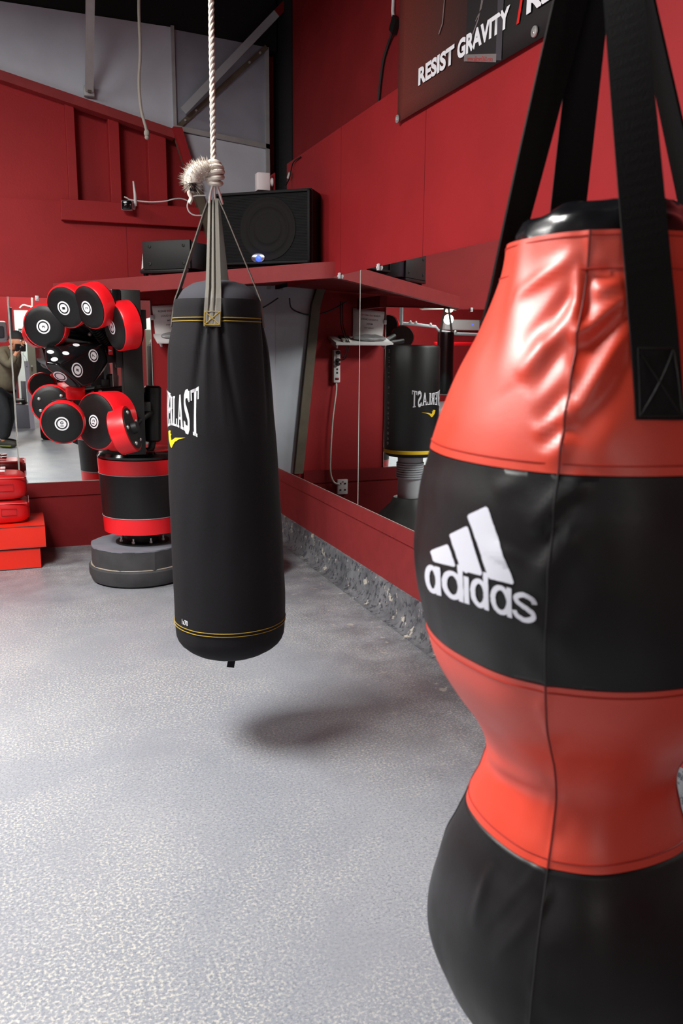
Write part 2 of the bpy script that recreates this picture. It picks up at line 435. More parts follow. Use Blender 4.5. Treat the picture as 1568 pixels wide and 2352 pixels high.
# back wall: flush panel below the ledge, recessed bays above it
struct('wall_back', box(box(new(), (XL, YB + .012, 0), (1.9, 6.0, 2.19)), (XL, YB + .11, 2.19), (1.9, 6.0, CEIL)), RED)
struct('wall_left', box(new(), (XL - .15, YF, 0), (XL, 6.0, CEIL)), RED)
struct('wall_rear', box(new(), (XL, YF - .15, 0), (1.9, YF, CEIL)), RED)
struct('wall_right', box(box(new(), (XR + .008, YF, 0), (1.95, 6.0, 1.7)), (XR + .008, YF, 1.7), (1.95, 5.44, 2.46)), RED)
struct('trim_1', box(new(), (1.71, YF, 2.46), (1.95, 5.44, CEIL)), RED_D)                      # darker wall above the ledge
struct('trim_2', box(new(), (1.70, 5.44, 1.7), (1.95, 5.9, CEIL)), BLACKP)                     # black gap in the corner
# framing of the back wall above the ledge
bm = new(); box(bm, (XL, YB + .03, 2.19), (.345, YB + .11, CEIL)); struct('trim_3', bm, RED)
for k, (x0, x1, zt) in enumerate(((.346, .40, 2.80), (.60, .665, 2.73), (.84, .955, 2.68))):
    struct('trim_%d' % (4 + k), box(new(), (x0, YB + .01, 2.19), (x1, YB + .11, zt), .003), RED)
# sloping beam, ledge strip, plank
sl = lambda x: 2.895 - .2305 * (x + .01)
bm = prism(new(), [(-3.1, sl(-3.1)), (1.0, sl(1.0)), (1.0, sl(1.0) - .055), (-3.1, sl(-3.1) - .055)], .10, M_XZ(YB - .05)); struct('trim_7', bm, RED_B)
struct('trim_8', box(new(), (.29, YB - .035, 2.075), (1.16, YB + .01, 2.20), .004), RED)       # plank under the camera
# slanted red post and rusty steel edge below it
bm = prism(new(), [(.99, 2.67), (1.045, 2.67), (1.40, 1.60), (1.53, .42), (1.465, .42), (1.335, 1.60)], .06, M_XZ(YB - .045)); struct('trim_9', bm, DKST)
bm = prism(new(), [(.985, 2.665), (1.04, 2.665), (1.14, 2.33), (1.09, 2.33)], .05, M_XZ(YB - .1)); struct('trim_10', bm, RED)
# sheet metal
bm = prism(new(), [(-2.0, 3.30), (1.005, 3.265), (1.005, 2.66), (-1.75, 3.28)], .012, M_XZ(YB - .012)); struct('trim_11', bm, SHEET)
bm = prism(new(), [(1.02, 3.255), (1.625, 3.225), (1.625, 2.62), (1.02, 2.675)], .01, M_XZ(YB - .01)); struct('trim_12', bm, mat('shaded_blue_grey_sheet', (150, 153, 164), 0.45, var=0.2, vscale=3))  # same sheet metal, with its shade painted in as a darker colour
bm = prism(new(), [(1.03, 2.655), (1.635, 2.60), (1.666, 1.72), (1.666, .42), (1.52, .42), (1.39, 1.6)], .01, M_XZ(YB - .01)); struct('trim_13', bm, SHEET)
bm = new()
box(bm, (1.0, YB - .03, 2.66), (1.02, YB - .012, 3.27)); box(bm, (1.605, YB - .03, 1.7), (1.63, YB - .01, 3.22))
prism(bm, [(1.02, 2.69), (1.02, 2.66), (1.63, 2.60), (1.63, 2.63)], .02, M_XZ(YB - .03)); struct('trim_14', bm, GALV)
struct('trim_21', prism(new(), [(XL, 3.40), (-2.0, 3.30), (1.0, 3.262), (1.69, 3.21), (1.69, CEIL), (XL, CEIL)], .12, M_XZ(YB - .004)), BLACKP)
struct('trim_22', box(new(), (.683, YB + .011, 1.72), (.686, YB + .014, 2.07)), RED_D)
struct('trim_23', box(new(), (XR + .0072, 3.430, 1.70), (XR + .01, 3.434, 2.30)), RED_D)
struct('trim_24', box(new(), (XR + .0072, 4.452, 1.70), (XR + .01, 4.455, 2.46)), RED_D)
# rail boards under the mirrors
bm = new(); box(bm, (XL, YB - .012, 0), (1.45, YB + .012, .33)); box(bm, (XL, YB - .012, .342), (1.45, YB + .012, .432)); box(bm, (XL, YB - .004, .32), (1.45, YB + .012, .35))
struct('trim_15', bm, RED_D)
bm = new(); box(bm, (XR - .006, YF, .10), (XR + .01, 5.73, .388)); box(bm, (XR - .009, YF, .398), (XR + .01, 5.73, .472)); box(bm, (XR - .001, YF, .38), (XR + .01, 5.73, .4))
struct('trim_16', bm, RED_B)
# chipped kerb along the right wall
bm = new()
for k in range(0): pass
ys = [YF + (5.72 - YF) * k / 140 for k in range(141)]
prof = [(1.575, 0.001), (1.605, .006), (1.625, .03), (1.638, .09), (1.648, .16), (1.66, .165), (1.67, .1)]
def kerb(i, j):
    x, z = prof[i]; y = ys[j]; n = noise.noise(V((x * 20, y * 7, z * 20))) * .006 * (1 if 0 < i < 6 else 0)
    return V((x - abs(n), y, z))
grid(bm, kerb, len(prof), len(ys)); bmesh.ops.recalc_face_normals(bm, faces=bm.faces)
struct('baseboard_right', bm, KERBM, smooth=True)
struct('trim_17', box(new(), (.1, 4.93, 0.0), (1.57, 4.935, .0012)), RUBE) if False else None

# ------------------------------------------------------------------ mirrors
MLAB = 'tall frameless mirror panel on the back wall'
def mirror(name, lo, hi, label, axis):
    e = thing(name, label, 'mirror', ((lo[0] + hi[0]) / 2, (lo[1] + hi[1]) / 2, lo[2]), 'frameless wall mirrors')
    obj('glass', box(new(), lo, hi), MIR, e, smooth=False)
    # polished light edge
    b = new(); t = .0035
    if axis == 1:
        box(b, (lo[0] - t, lo[1] + .0005, lo[2] - .002), (lo[0], hi[1] + .002, hi[2] + .002)); box(b, (hi[0], lo[1] + .0005, lo[2] - .002), (hi[0] + t, hi[1] + .002, hi[2] + .002)); box(b, (lo[0] - t, lo[1] + .0005, lo[2] - .003), (hi[0] + t, hi[1], lo[2]))
    else:
        box(b, (lo[0] + .0005, lo[1] - t, lo[2] - .002), (hi[0] + .002, lo[1], hi[2] + .002)); box(b, (lo[0] + .0005, hi[1], lo[2] - .002), (hi[0] + .002, hi[1] + t, hi[2] + .002)); box(b, (lo[0] + .0005, lo[1] - t, lo[2] - .003), (hi[0], hi[1] + t, lo[2]))
    obj('edge', b, EDGE, e, smooth=False)
    return e
mirror('wall_mirror', (-.046, YB, .436), (.815, YB + .006, 1.604), 'mirror on the back wall behind the round target pads', 1)
mirror('wall_mirror', (-1.27, YB, .436), (-.055, YB + .006, 1.604), 'mirror on the back wall at the left photo edge reflecting the person', 1)
mirror('wall_mirror', (XR, 4.142, .476), (XR + .006, 5.70, 1.698), 'mirror on the right wall nearest the corner reflecting the power strip', 0)
mirror('wall_mirror', (XR, 1.70, .476), (XR + .006, 4.133, 1.698), 'wide mirror on the right wall reflecting the freestanding bag', 0)
mirror('wall_mirror', (XR, -.74, .476), (XR + .006, 1.691, 1.698), 'mirror on the right wall at the right photo edge', 0)
def clip_mesh(axis):
    b = new()
    if axis == 1: box(b, (-.011, -.012, -.02), (.011, 0, .012), .003); box(b, (-.006, -.016, -.012), (.006, -.012, 0), .001)
    else: box(b, (-.012, -.011, -.02), (0, .011, .012), .003); box(b, (-.016, -.006, -.012), (-.012, .006, 0), .001)
    return b
def clip(loc, axis, label):
    b = clip_mesh(axis); bmesh.ops.translate(b, verts=b.verts, vec=V(loc))
    tag(obj('mirror_clip', b, CLEAR), label, 'clip', 'clear mirror clips')
clip((.12, YB, 1.604), 1, 'small clear clip on the top edge of the back wall mirror')
clip((XR, 4.43, 1.698), 0, 'small clear clip on the mirror top just below the shelf board end')
clip((XR, 3.89, 1.698), 0, 'small clear clip on the mirror top right of the seam')
clip((.826, YB, 1.50), 1, 'small clear clip on the mirror side edge beside the notice')

# ================================================================== CORNER SHELF AND WHAT STANDS ON IT
A = V((.22, 5.725)); B = V((1.655, 4.5)); sd = (B - A).normalized(); sn = V((sd.y, -sd.x))      # sn points to the room
if sn.y > 0: sn = -sn
sh = thing('corner_shelf', 'dark red painted corner shelf with a deep front board', 'shelf', (1.0, 5.1, 1.62))
def onl(t, off=0.0, z=0.0):
    p = A + sd * t + sn * off; return V((p.x, p.y, z))
Ls = (B - A).length
ztop = lambda t: 1.694 + .084 * min(1.0, t / Ls)
bm = new(); vs = []
for t, o in ((0, 0), (Ls - .11, 0), (Ls - .03, -.02), (Ls, -.045)):
    vs.append([bm.verts.new(onl(t, q + o * (1 if q == 0 else 1), z)) for q, z in ((0.0, ztop(t) - .088), (0.0, ztop(t)), (-.035, ztop(t)), (-.035, ztop(t) - .088))])
for a, b in zip(vs, vs[1:]):
    for k in range(4): bm.faces.new((a[k], a[(k + 1) % 4], b[(k + 1) % 4], b[k]))
bm.faces.new(vs[0]); bm.faces.new(vs[-1][::-1]); bmesh.ops.recalc_face_normals(bm, faces=bm.faces)
obj('front_board', bm, RED_B, sh)
bm = new(); P = [onl(.03, -.036), onl(Ls - .02, -.06), V((1.655, 5.72, 0)), V((.3, 5.72, 0))]
a = [bm.verts.new((p.x, p.y, 1.665 + (.085 if i in (1, 2) else .02))) for i, p in enumerate(P)]; b = [bm.verts.new((p.x, p.y, 1.640 + (.085 if i in (1, 2) else .02))) for i, p in enumerate(P)]
bm.faces.new(a); bm.faces.new(b[::-1])
for k in range(4): bm.faces.new((a[k], a[(k + 1) % 4], b[(k + 1) % 4], b[k]))
bmesh.ops.recalc_face_normals(bm, faces=bm.faces); obj('shelf_top', bm, RED_D, sh)
bm = new()
box(bm, (1.0, 5.3, 1.58), (1.05, 5.71, 1.655)); obj('bracket', bm, RED_D, sh)

# loudspeaker, front parallel to the board
t0, t1 = 1.10, 1.735
def spl(t, off, z): return onl(t - .012, off - .05, z)
sb = 1.764
sp = thing('loudspeaker', 'large black loudspeaker on the corner shelf with a glowing blue badge', 'speaker', spl(1.4, -.2, sb))
bm = new(); dp = .40
fr = [(1.135, 0), (1.74, 0), (1.70, -dp), (1.12, -dp), (.985, -.19)]
lo_ = []; hi_ = []
for t, o in fr:
    lo_.append(bm.verts.new(spl(t, o, sb))); hi_.append(bm.verts.new(spl(t, o, sb + .415 - (.05 if t < 1 else 0))))
bm.faces.new(lo_[::-1]); bm.faces.new(hi_)
for k in range(5): bm.faces.new((lo_[k], lo_[(k + 1) % 5], hi_[(k + 1) % 5], hi_[k]))
bmesh.ops.recalc_face_normals(bm, faces=bm.faces)
bmesh.ops.bevel(bm, geom=bm.edges[:], offset=.008, segments=2, affect='EDGES')
obj('cabinet', bm, CAB, sp)
SX = V((sd.x, sd.y, 0)); SN = V((sn.x, sn.y, 0)); SZ = V((0, 0, 1))
def spM(t, z, off=0.0): return basis(spl(t, off, z), SX, SZ, SN * 1)
# frame around the grille, grille, rings of the woofer
bm = new(); W0, W1, Z0, Z1 = 1.145, 1.735, sb + .012, sb + .408
for (u0, u1, z0, z1) in ((W0, W1, Z0, Z0 + .014), (W0, W1, Z1 - .014, Z1), (W0, W0 + .014, Z0, Z1), (W1 - .016, W1, Z0, Z1)):
    t = new(); box(t, (u0 - 1.4, z0, 0), (u1 - 1.4, z1, .02), .003); join(bm, t, spM(1.4, 0))
obj('grille_frame', bm, CAB, sp)
bm = new(); t = new(); box(t, (W0 - 1.4 + .012, Z0 + .012, 0), (W1 - 1.4 - .014, Z1 - .012, .008)); join(bm, t, spM(1.4, 0))
for k in range(44):                                                     # fine ribs of the grille
    z = Z0 + .02 + k * (Z1 - Z0 - .04) / 43
    t = new(); box(t, (W0 - 1.4 + .014, z - .0014, .008), (W1 - 1.4 - .016, z + .0014, .0105)); join(bm, t, spM(1.4, 0))
obj('grille', bm, GRILL, sp, smooth=False)
bm = new(); lathe(bm, [(.172, 0), (.172, .0035), (.160, .0035), (.156, .002), (.13, .002), (.128, .0035), (.118, .0035), (.116, .002), (.085, .002), (.083, .0035), (.076, .0035), (.06, .003), (.03, .004)], 64, spM(1.475, sb + .205, .0098))
obj('woofer', bm, CONE, sp)
bm = new(); t = new(); lathe(t, [(.042, 0), (.042, .006), (.034, .009), (.0, .010)], 32, None, True, False)
for v in t.verts: v.co.y *= .62
join(bm, t, spM(1.415, sb + .048, .012)); bd = obj('badge', bm, SILVER, sp)
bm = new(); t = new(); lathe(t, [(.018, 0), (.016, .004), (.0, .006)], 20, None, True, False); join(bm, t, spM(1.42, sb + .044, .0205)); obj('led', bm, BLUE, bd)
ll = bpy.data.lights.new('badge_lamp', 'POINT'); ll.energy = .05; ll.color = (.15, .2, 1); ll.shadow_soft_size = .01
lo = bpy.data.objects.new('badge_lamp', ll); COL.objects.link(lo); lo.location = spl(1.42, .05, sb + .05)

# amplifier
zt = 1.752
am = thing('amplifier', 'black amplifier case at the left end of the corner shelf with four corner screws', 'amplifier', onl(.75, -.1, zt))
def amM(t, z, off=0.0): return basis(onl(t, off, z), SX, SZ, SN)
bm = new(); t = new(); box(t, (0, 0, -.22), (.315, .155, -.01), .004); join(bm, t, amM(.665, zt + .012)); obj('case', bm, AMPG, am)
bm = new(); t = new(); box(t, (-.004, -.004, -.012), (.318, .16, .004), .003); join(bm, t, amM(.665, zt + .012)); fp = obj('front_panel', bm, AMPB, am)
for u, z in ((.045, .028), (.045, .128), (.275, .028), (.275, .128)):
    bm = new(); t = new(); lathe(t, [(.010, 0), (.010, .003), (.006, .004), (.006, .002), (.0, .002)], 16, None, True, False); join(bm, t, amM(.665 + u, zt + .012 + z, .004)); obj('screw', bm, MBLK, fp)
bm = new(); t = new(); box(t, (-.03, -.024, -.20), (.30, .0, -.004), .004); join(bm, t, amM(.665, zt + .012)); obj('base_plate', bm, BLACK, am)
bm = new(); t = new(); box(t, (-.026, -.05, -.06), (-.006, .05, -.03), .003); join(bm, t, amM(.665, zt + .0)); obj('side_foot', bm, BLACK, am)
bm = new(); t = new(); cyl(t, (-.008, .06, -.15), (-.04, .06, -.15), .022); join(bm, t, amM(.665, zt + .012)); obj('side_knob', bm, BLACK, am)
bm = new(); t = new(); prism(t, [(-.035, .0), (-.012, .02), (-.006, .10), (-.022, .10)], .003); join(bm, t, amM(.665, zt + .012, -.03))
tag(obj('paper_tag', bm, PAPER), 'white paper tag stuck to the left side of the amplifier', 'paper')

# white device on the loudspeaker
cb = at(603, 432, 4.86); cb.z = sb + .416
wd = thing('wall_sensor', 'white box device with a round knob on top of the loudspeaker', 'device', cb)
obj('housing', box(new(), (cb.x - .036, cb.y - .03, cb.z), (cb.x + .036, cb.y + .035, cb.z + .095), .004), PLASW, wd)
obj('knob', cyl(new(), (cb.x + .036, cb.y, cb.z + .05), (cb.x + .062, cb.y - .005, cb.z + .05), .025, bevel=.004), PLASW, wd)
obj('back_plate', box(new(), (cb.x + .062, cb.y - .02, cb.z + .002), (cb.x + .07, cb.y + .06, cb.z + .10), .002), RED_D, wd)

# security camera with antenna, on the plank
c0 = at(291, 471, YB - .115)
sc = thing('security_camera', 'small white security camera with an upright antenna on the red plank', 'camera', c0)
fd = (V((-.25, -1, -.08))).normalized(); x, y, d = frame(fd)
bm = new(); t = new(); box(t, (-.034, -.03, -.05), (.034, .03, .0), .008); join(bm, t, basis(c0, x, y, d)); obj('body', bm, PLASW, sc)
bm = new(); t = new(); box(t, (-.031, -.027, 0), (.031, .027, .004), .006); lathe(t, [(.016, .004), (.014, .008), (.0, .009)], 20, None, True, False); join(bm, t, basis(c0, x, y, d)); obj('lens_front', bm, GLASSY, sc)
q0 = at(309, 474, YB - .06)
obj('mount', tube(new(), [c0 - fd * .045, q0, V((q0.x, YB - .036, q0.z - .01))], .010), PLASW, sc)
obj('antenna', tube(new(), [at(311, 473, YB - .06), at(310, 448, YB - .06), at(306, 416, YB - .06)], .006, radii=[.010, .009, .005]), PLASW, sc)
# cables of the camera
pts = [at(285, 452, YB - .05), at(292, 455, YB - .05), at(300, 459, YB - .05), at(330, 463, YB - .06), at(352, 464, YB - .06), at(380, 462, YB - .06), at(400, 457, YB - .06), at(420, 457, YB - .05), at(440, 466, YB - .05)]
tag(obj('cable', tube(new(), spline(pts, 5), .0045), PLASW), 'white cable running along the plank from the security camera', 'cable')
pts = [at(px, py, 5.28) for px, py in ((472, 449), (460, 449), (448, 450), (436, 456), (430, 472), (434, 486), (445, 494), (458, 495), (470, 494))]
tag(obj('cable', tube(new(), spline(pts, 6), .0045), PLASW), 'looped white cable at the left side of the loudspeaker', 'cable')

# ================================================================== STEEL BRACES, ROPES, WALL CABLES
br = thing('steel_brace', 'upright grey steel brace bolted to the sloping beam', 'brace', (.5, 5.6, 2.8), 'steel braces')
p0 = at(205, 208, YB - .06); p1 = at(207, -20, YB - .45)
obj('bar', ribbon(new(), [p0, p1], [V((1, 0, 0))] * 2, .048, .03), GALV, br)
obj('foot_plate', box(new(), (p0.x - .03, YB - .06, p0.z - .03), (p0.x + .03, YB - .02, p0.z + .03), .003), GALV, br)
obj('bolt', cyl(new(), (p0.x, YB - .06, p0.z - .005), (p0.x, YB - .08, p0.z - .005), .012, seg=6), DKST, br)
br = thing('steel_brace', 'diagonal pale steel brace rising to the right above the loudspeaker', 'brace', (1.3, 5.6, 2.75), 'steel braces')
p0 = at(420, 256, YB - .07); p1 = at(634, 32, YB - .12)
obj('bar', ribbon(new(), [p0, p1], [V((-.7, 0, .7))] * 2, .047, .03), PIPE, br)
obj('end_piece', ribbon(new(), [p1, p1 + (p1 - p0).normalized() * .13], [V((-.7, 0, .7))] * 2, .046, .03), RED_D, br)
br = thing('steel_rail', 'thin dark steel angle running below the diagonal brace', 'rail', (1.3, 5.6, 2.7))
p0 = at(408, 292, YB - .02); p1 = at(612, 108, YB - .03)
obj('angle', ribbon(new(), [p0, p1], [V((-.6, 0, .7))] * 2, .03, .012), DKST, br)
for f in (.08, .2, .8, .92):
    q = p0.lerp(p1, f); obj('bolt', cyl(new(), q + V((0, -.006, 0)), q + V((0, -.016, 0)), .008, seg=6), GALV, br)

lr = [at(318, -60, 4.6), at(319, 30, 4.6), at(322, 120, 4.6), at(319, 190, 4.6), at(324, 250, 4.6), at(334, 290, 4.6), at(337, 306, 4.6)]
lr = [V((lr[0].x, lr[0].y, CEIL))] + lr
e = thing('loose_cord', 'thin grey cord with a knotted end hanging loose from the dark ceiling', 'cord', lr[-1])
obj('cord', tube(new(), spline(lr, 6), .0075), ROPEG, e)
bm = new(); sphere(bm, lr[-1], .015, 10, (1, 1, 1.3)); sphere(bm, lr[-1] + V((0, 0, -.02)), .012, 10); obj('knot', bm, ROPEG, e)

# cable beside the banner
e = thing('hanging_adaptor', 'black plug adaptor on a white cord hanging beside the wall banner', 'cable', (1.65, 3.8, 2.5))
q = [atx(903, -60, 1.70), atx(903, 0, 1.70), atx(902, 28, 1.70), atx(906, 46, 1.70)]
obj('white_cord', tube(new(), spline(q, 6), .008), PLASW, e)
q1, q2 = atx(910, 40, 1.695), atx(901, 74, 1.695); obj('adaptor', ribbon(new(), [q1, q2], [V((0, 1, 0))] * 2, .05, .022), BLACK, e)
q = [q2, atx(890, 105, 1.70), atx(880, 140, 1.70), atx(873, 190, 1.70), atx(869, 232, 1.70)]
obj('black_cord', tube(new(), spline(q, 6), .007), CABLE, e)
e = thing('aerial_cable', 'short thin black cable with a white plug above the loudspeaker', 'cable', (1.65, 5.2, 2.2))
q = [atx(690, 360, XR), atx(674, 372, XR - .005), atx(668, 392, XR - .01), atx(664, 410, XR - .02), atx(656, 426, XR - .05)]
obj('cord', tube(new(), spline(q, 6), .004), CABLE, e)
obj('plug', cyl(new(), atx(666, 397, XR - .012), atx(662, 409, XR - .016), .010), PLASW, e)
q = [V((1.62, 5.50, 1.63)), V((1.55, 5.66, 1.57)), V((1.42, 5.69, 1.535)), V((1.28, 5.69, 1.56)), V((1.15, 5.66, 1.63))]
tag(obj('cable', tube(new(), spline(q, 8), .005), CABLE), 'thin black cable sagging beneath the corner shelf', 'cable')

# ================================================================== BANNER
bn = thing('wall_banner', 'rust to black printed banner with white slogan high on the right wall', 'banner', (XR - .01, 2.6, 2.30))
by0, by1, bz0, bz1 = 3.69, 1.25, 2.302, 3.45
bm = new()
def bfn(i, j):
    u, v_ = i / 40, j / 16
    y = by0 + (by1 - by0) * u; z = bz0 + (bz1 - bz0) * v_
    return V((XR - .006 - .006 * (0.5 + 0.5 * noise.noise(V((y * 3, z * 3, 0)))) - .05 * max(0, v_ * 1.0) * 0 , y, z))
grid(bm, bfn, 41, 17)
BANM = banner_mat(by0, by0 - 1.25)
o = obj('sheet', bm, BANM, bn); sol = o.modifiers.new('thickness', 'SOLIDIFY'); sol.thickness = .002
bx = XR - .0145
def wallmap(y0, z0, sx=1.0, sy=1.0, x=bx): return lambda u, v_: V((x, y0 - u, z0 + v_))
bm = remap(letters('RESIST', .318, .070, .045), wallmap(3.469, 2.396)); obj('slogan_word', bm, WHITE, bn, False)
bm = remap(letters('GRAVITY', .376, .070, .045), wallmap(3.126, 2.397)); obj('slogan_word', bm, WHITE, bn, False)
bm = new(); poly2d(bm, [(0, 0), (.016, 0), (.038, .082), (.022, .082)]); obj('slash', remap(bm, wallmap(2.705, 2.388)), mat('red_print', (226, 30, 24), .5), bn, False)
bm = remap(letters('REL', .23, .070, .045), wallmap(2.645, 2.398)); obj('slogan_word', bm, WHITE, bn, False)
# printed picture: dark machine column with a pale foot plate, thin curved lines
DKP = mat('dark_print', (26, 24, 26), .6); GRP = mat('grey_print', (120, 112, 112), .6); GRP2 = mat('dim_grey_print', (62, 60, 66), .6)
bm = new(); poly2d(bm, [(.63, .095), (.86, .02), (.86, 1.0), (.63, 1.0)]); obj('printed_column', remap(bm, lambda u, v_: V((bx + .001, by0 - u, bz0 + v_))), DKP, bn, False)
bm = new(); poly2d(bm, [(.855, .012), (.895, .0), (.895, 1.0), (.855, 1.0)]); obj('printed_post', remap(bm, lambda u, v_: V((bx + .0005, by0 - u, bz0 + v_))), GRP2, bn, False)
bm = new(); poly2d(bm, [(.62, .076), (.86, .004), (.86, .032), (.62, .1)]); plp = obj('printed_foot_plate', remap(bm, lambda u, v_: V((bx, by0 - u, bz0 + v_))), GRP, bn, False)
bm = letters('www.allcore360.com', .19, .018, .01); obj('web_address', remap(bm, lambda u, v_: V((bx - .0008, by0 - .645 - u, bz0 + .070 + v_ - u * .3))), INKR, plp, False)
for q_, w_ in (([(.68, .15), (.72, .19), (.74, .24), (.75, .4)], .008), ([(.70, .19), (.74, .22), (.76, .27), (.77, .4)], .005), ([(.40, .24), (.43, .27), (.45, .4)], .008)):
    obj('printed_line', remap(stroke2d(new(), q_, w_), lambda u, v_: V((bx, by0 - u, bz0 + v_))), GRP, bn, False)
for (yy, zz) in ((by0 - .012, bz0 + .014), (by0 - 1.1, bz0 + .028)):
    bm = new(); lathe(bm, [(.018, 0), (.017, .004), (.009, .005), (.007, .001), (0, .001)], 20, basis(V((bx + .001, yy, zz)), V((0, 1, 0)), V((0, 0, 1)), V((-1, 0, 0))), True, False); obj('grommet', bm, CHROME, bn)

# ================================================================== NOTICE, SMALL SHELF, POWER STRIP (behind the hanging bag, seen in the mirror)
nt_ = thing('notice_sheet', 'white laminated notice with red and grey text on the red back wall', 'notice', (.95, YB, 1.36))
yq = YB + .006
bm = new()
cs = [(.845, 1.366), (1.075, 1.375), (1.075, 1.592), (.828, 1.570)]
vs = []
for k in range(9):
    f = k / 8; a_ = V(cs[0]).lerp(V(cs[3]), f); b_ = V(cs[1]).lerp(V(cs[2]), f)
    vs.append([bm.verts.new((p.x, yq - .004 - .006 * math.sin(f * PI), p.y)) for p in (a_, a_.lerp(b_, .5), b_)])
for a_, b_ in zip(vs, vs[1:]):
    for k in range(2): bm.faces.new((a_[k], a_[k + 1], b_[k + 1], b_[k]))
o = obj('sheet', bm, PAPER, nt_); s_ = o.modifiers.new('thickness', 'SOLIDIFY'); s_.thickness = .001
def nm(x0, z0): return lambda u, v_: V((x0 + u, yq - .0125, z0 + v_ + u * .06))
obj('text_line', remap(letters('PLEASE', .052, .012, .01), nm(.866, 1.530)), INKG, nt_, False)
obj('text_line', remap(letters('DO NOT PLAY', .105, .012, .02), nm(.926, 1.534)), INKR, nt_, False)['label'] = 'red printed words'
obj('text_line', remap(letters('LOUD & CRUDE', .13, .012, .01), nm(.885, 1.502)), INKG, nt_, False)
obj('text_line', remap(letters('MUSIC', .05, .011, .01), nm(.925, 1.474)), INKG, nt_, False)
obj('text_line', remap(letters('THANK YOU', .075, .009, .01), nm(.915, 1.446)), INKG, nt_, False)

ws = thing('wall_shelf', 'small white shelf tipping forward on the red wall below the notice', 'shelf', (1.02, YB - .06, 1.34))
TILT = T0 = Matrix.Translation((0, YB - .008, 1.392)) @ Matrix.Rotation(math.radians(16), 4, 'X')
def tbox(lo, hi, bev, name, m, parent=None): return obj(name, box(new(), lo, hi, bev, TILT), m, parent)
tbox((.83, -.17, -.018), (1.265, 0, 0), .002, 'board', PLASW, ws)
tbox((1.228, -.12, -.055), (1.24, 0, -.018), .002, 'bracket', PLASW, ws); tbox((.86, -.12, -.055), (.872, 0, -.018), .002, 'bracket', PLASW, ws)
bm = new(); sphere(bm, (.99, -.10, .018), .03, 24, (4.3, 1.6, .7))
for v in bm.verts: v.co.z = max(v.co.z + .008 * noise.noise(v.co * 30), .001)
bmesh.ops.transform(bm, matrix=TILT, verts=bm.verts)
tag(obj('plastic_bag', bm, mat('crumpled_grey_film', (132, 132, 134), .3, var=.2, vscale=20)), 'crumpled grey plastic bag lying on the small white shelf', 'bag')
tag(tbox((1.125, -.09, .001), (1.2, -.02, .014), .003, 'tray', BLACK), 'flat black tray lying on the small white shelf', 'tray')
tag(tbox((1.15, -.165, .001), (1.21, -.115, .016), .002, 'note_block', PLASC), 'small cream block at the front of the white shelf', 'box')
ps = thing('power_strip', 'white power strip with a red switch hung on the red wall', 'power strip', (1.2, YB, 1.07))
obj('housing', box(new(), (1.18, YB - .035, 1.065), (1.232, YB + .012, 1.295), .008), PLASW, ps)
obj('switch', box(new(), (1.193, YB - .039, 1.085), (1.219, YB - .034, 1.100), .001), mat('red_switch', (120, 20, 40), .4), ps)
for zz in (1.135, 1.16):
    obj('socket', box(new(), (1.199, YB - .0365, zz - .007), (1.213, YB - .034, zz + .007), .001), BLACK, ps)
for zz in (1.278, 1.225, 1.198):
    tag(obj('plug', cyl(new(), (1.205, YB - .035, zz), (1.205, YB - .065, zz), .013, bevel=.004), BLACK), {1.278: 'black plug in the top socket of the power strip', 1.225: 'black plug in the second socket of the power strip', 1.198: 'black plug in the third socket of the power strip'}[zz], 'plug', 'plugs in the power strip')
for k, xs in enumerate((1.20, 1.185)):
    q = [V((1.195, YB - .064, 1.275 - .05 * k)), V((xs - .02, YB - .09, 1.24)), V((xs - .03, YB - .14, 1.33)), V((xs - .005, YB - .178, 1.37)), V((xs + .01, YB - .12, 1.46)), V((xs, YB - .08, 1.63))]
    tag(obj('cable', tube(new(), spline(q, 6), .0035), CABLE), ('black cable rising from the power strip, nearer the corner', 'black cable rising from the power strip, nearer the notice')[k], 'cable')
q = [V((1.206, YB - .012, 1.066)), V((1.21, YB - .02, 1.0)), V((1.235, YB - .02, .8)), V((1.25, YB - .02, .55)), V((1.25, YB - .02, .42)), V((1.225, YB - .025, .345)), V((1.18, YB - .035, .325))]
q = [V((p.x, p.y - .006, p.z)) for p in q]
obj('power_cord', tube(new(), spline(q, 8), .0065), PLASC, ps)['label'] = 'thick cream power cord'
ol = thing('wall_outlet', 'white double wall outlet plate near the floor on the red wall', 'outlet', (1.16, YB, .26))
obj('plate', box(new(), (1.115, YB - .032, .25), (1.195, YB - .012, .36), .004), PLASW, ol)
for dx in (-.018, .018):
    for dz in (-.025, .022): obj('socket', box(new(), (1.155 + dx - .007, YB - .034, .302 + dz), (1.155 + dx + .007, YB - .031, .313 + dz), .001), BLACK, ol)
obj('indicator', box(new(), (1.148, YB - .034, .34), (1.16, YB - .031, .346)), INKR, ol)

# ================================================================== HANGING HEAVY BAG
HB = V((0.575, 2.56, 0))
htc = (V((0, 0)) - HB.xy).normalized(); htr = V((-htc.y, htc.x))
rows = [  # photo row, left edge, right edge of the bag
    (690, 400, 604), (700, 397, 606), (735, 396, 606), (760, 393, 609), (800, 389, 614), (860, 387, 621), (920, 386, 628), (990, 386, 634), (1060, 387, 639),
    (1130, 389, 644), (1210, 392, 649), (1290, 396, 653), (1360, 399, 656), (1410, 401, 656), (1440, 404, 655)]
hprof = []
for py, l, r in rows:
    P = at((l + r) / 2, py, HB.y); rr = pxm(P, (r - l) / 2) * .985
    hprof.append((P.z, rr, P.x - HB.x))
zb = hprof[-1][0]; rb = hprof[-1][1]; ob = hprof[-1][2]
for f in (.15, .3, .45, .6, .72, .82, .9, .96, .99, 1.0):
    hprof.append((zb - .095 * f, rb * math.sqrt(max(0.0, 1 - f ** 2.15)), ob))
hprof = [h for h in hprof if h[1] > .01] 
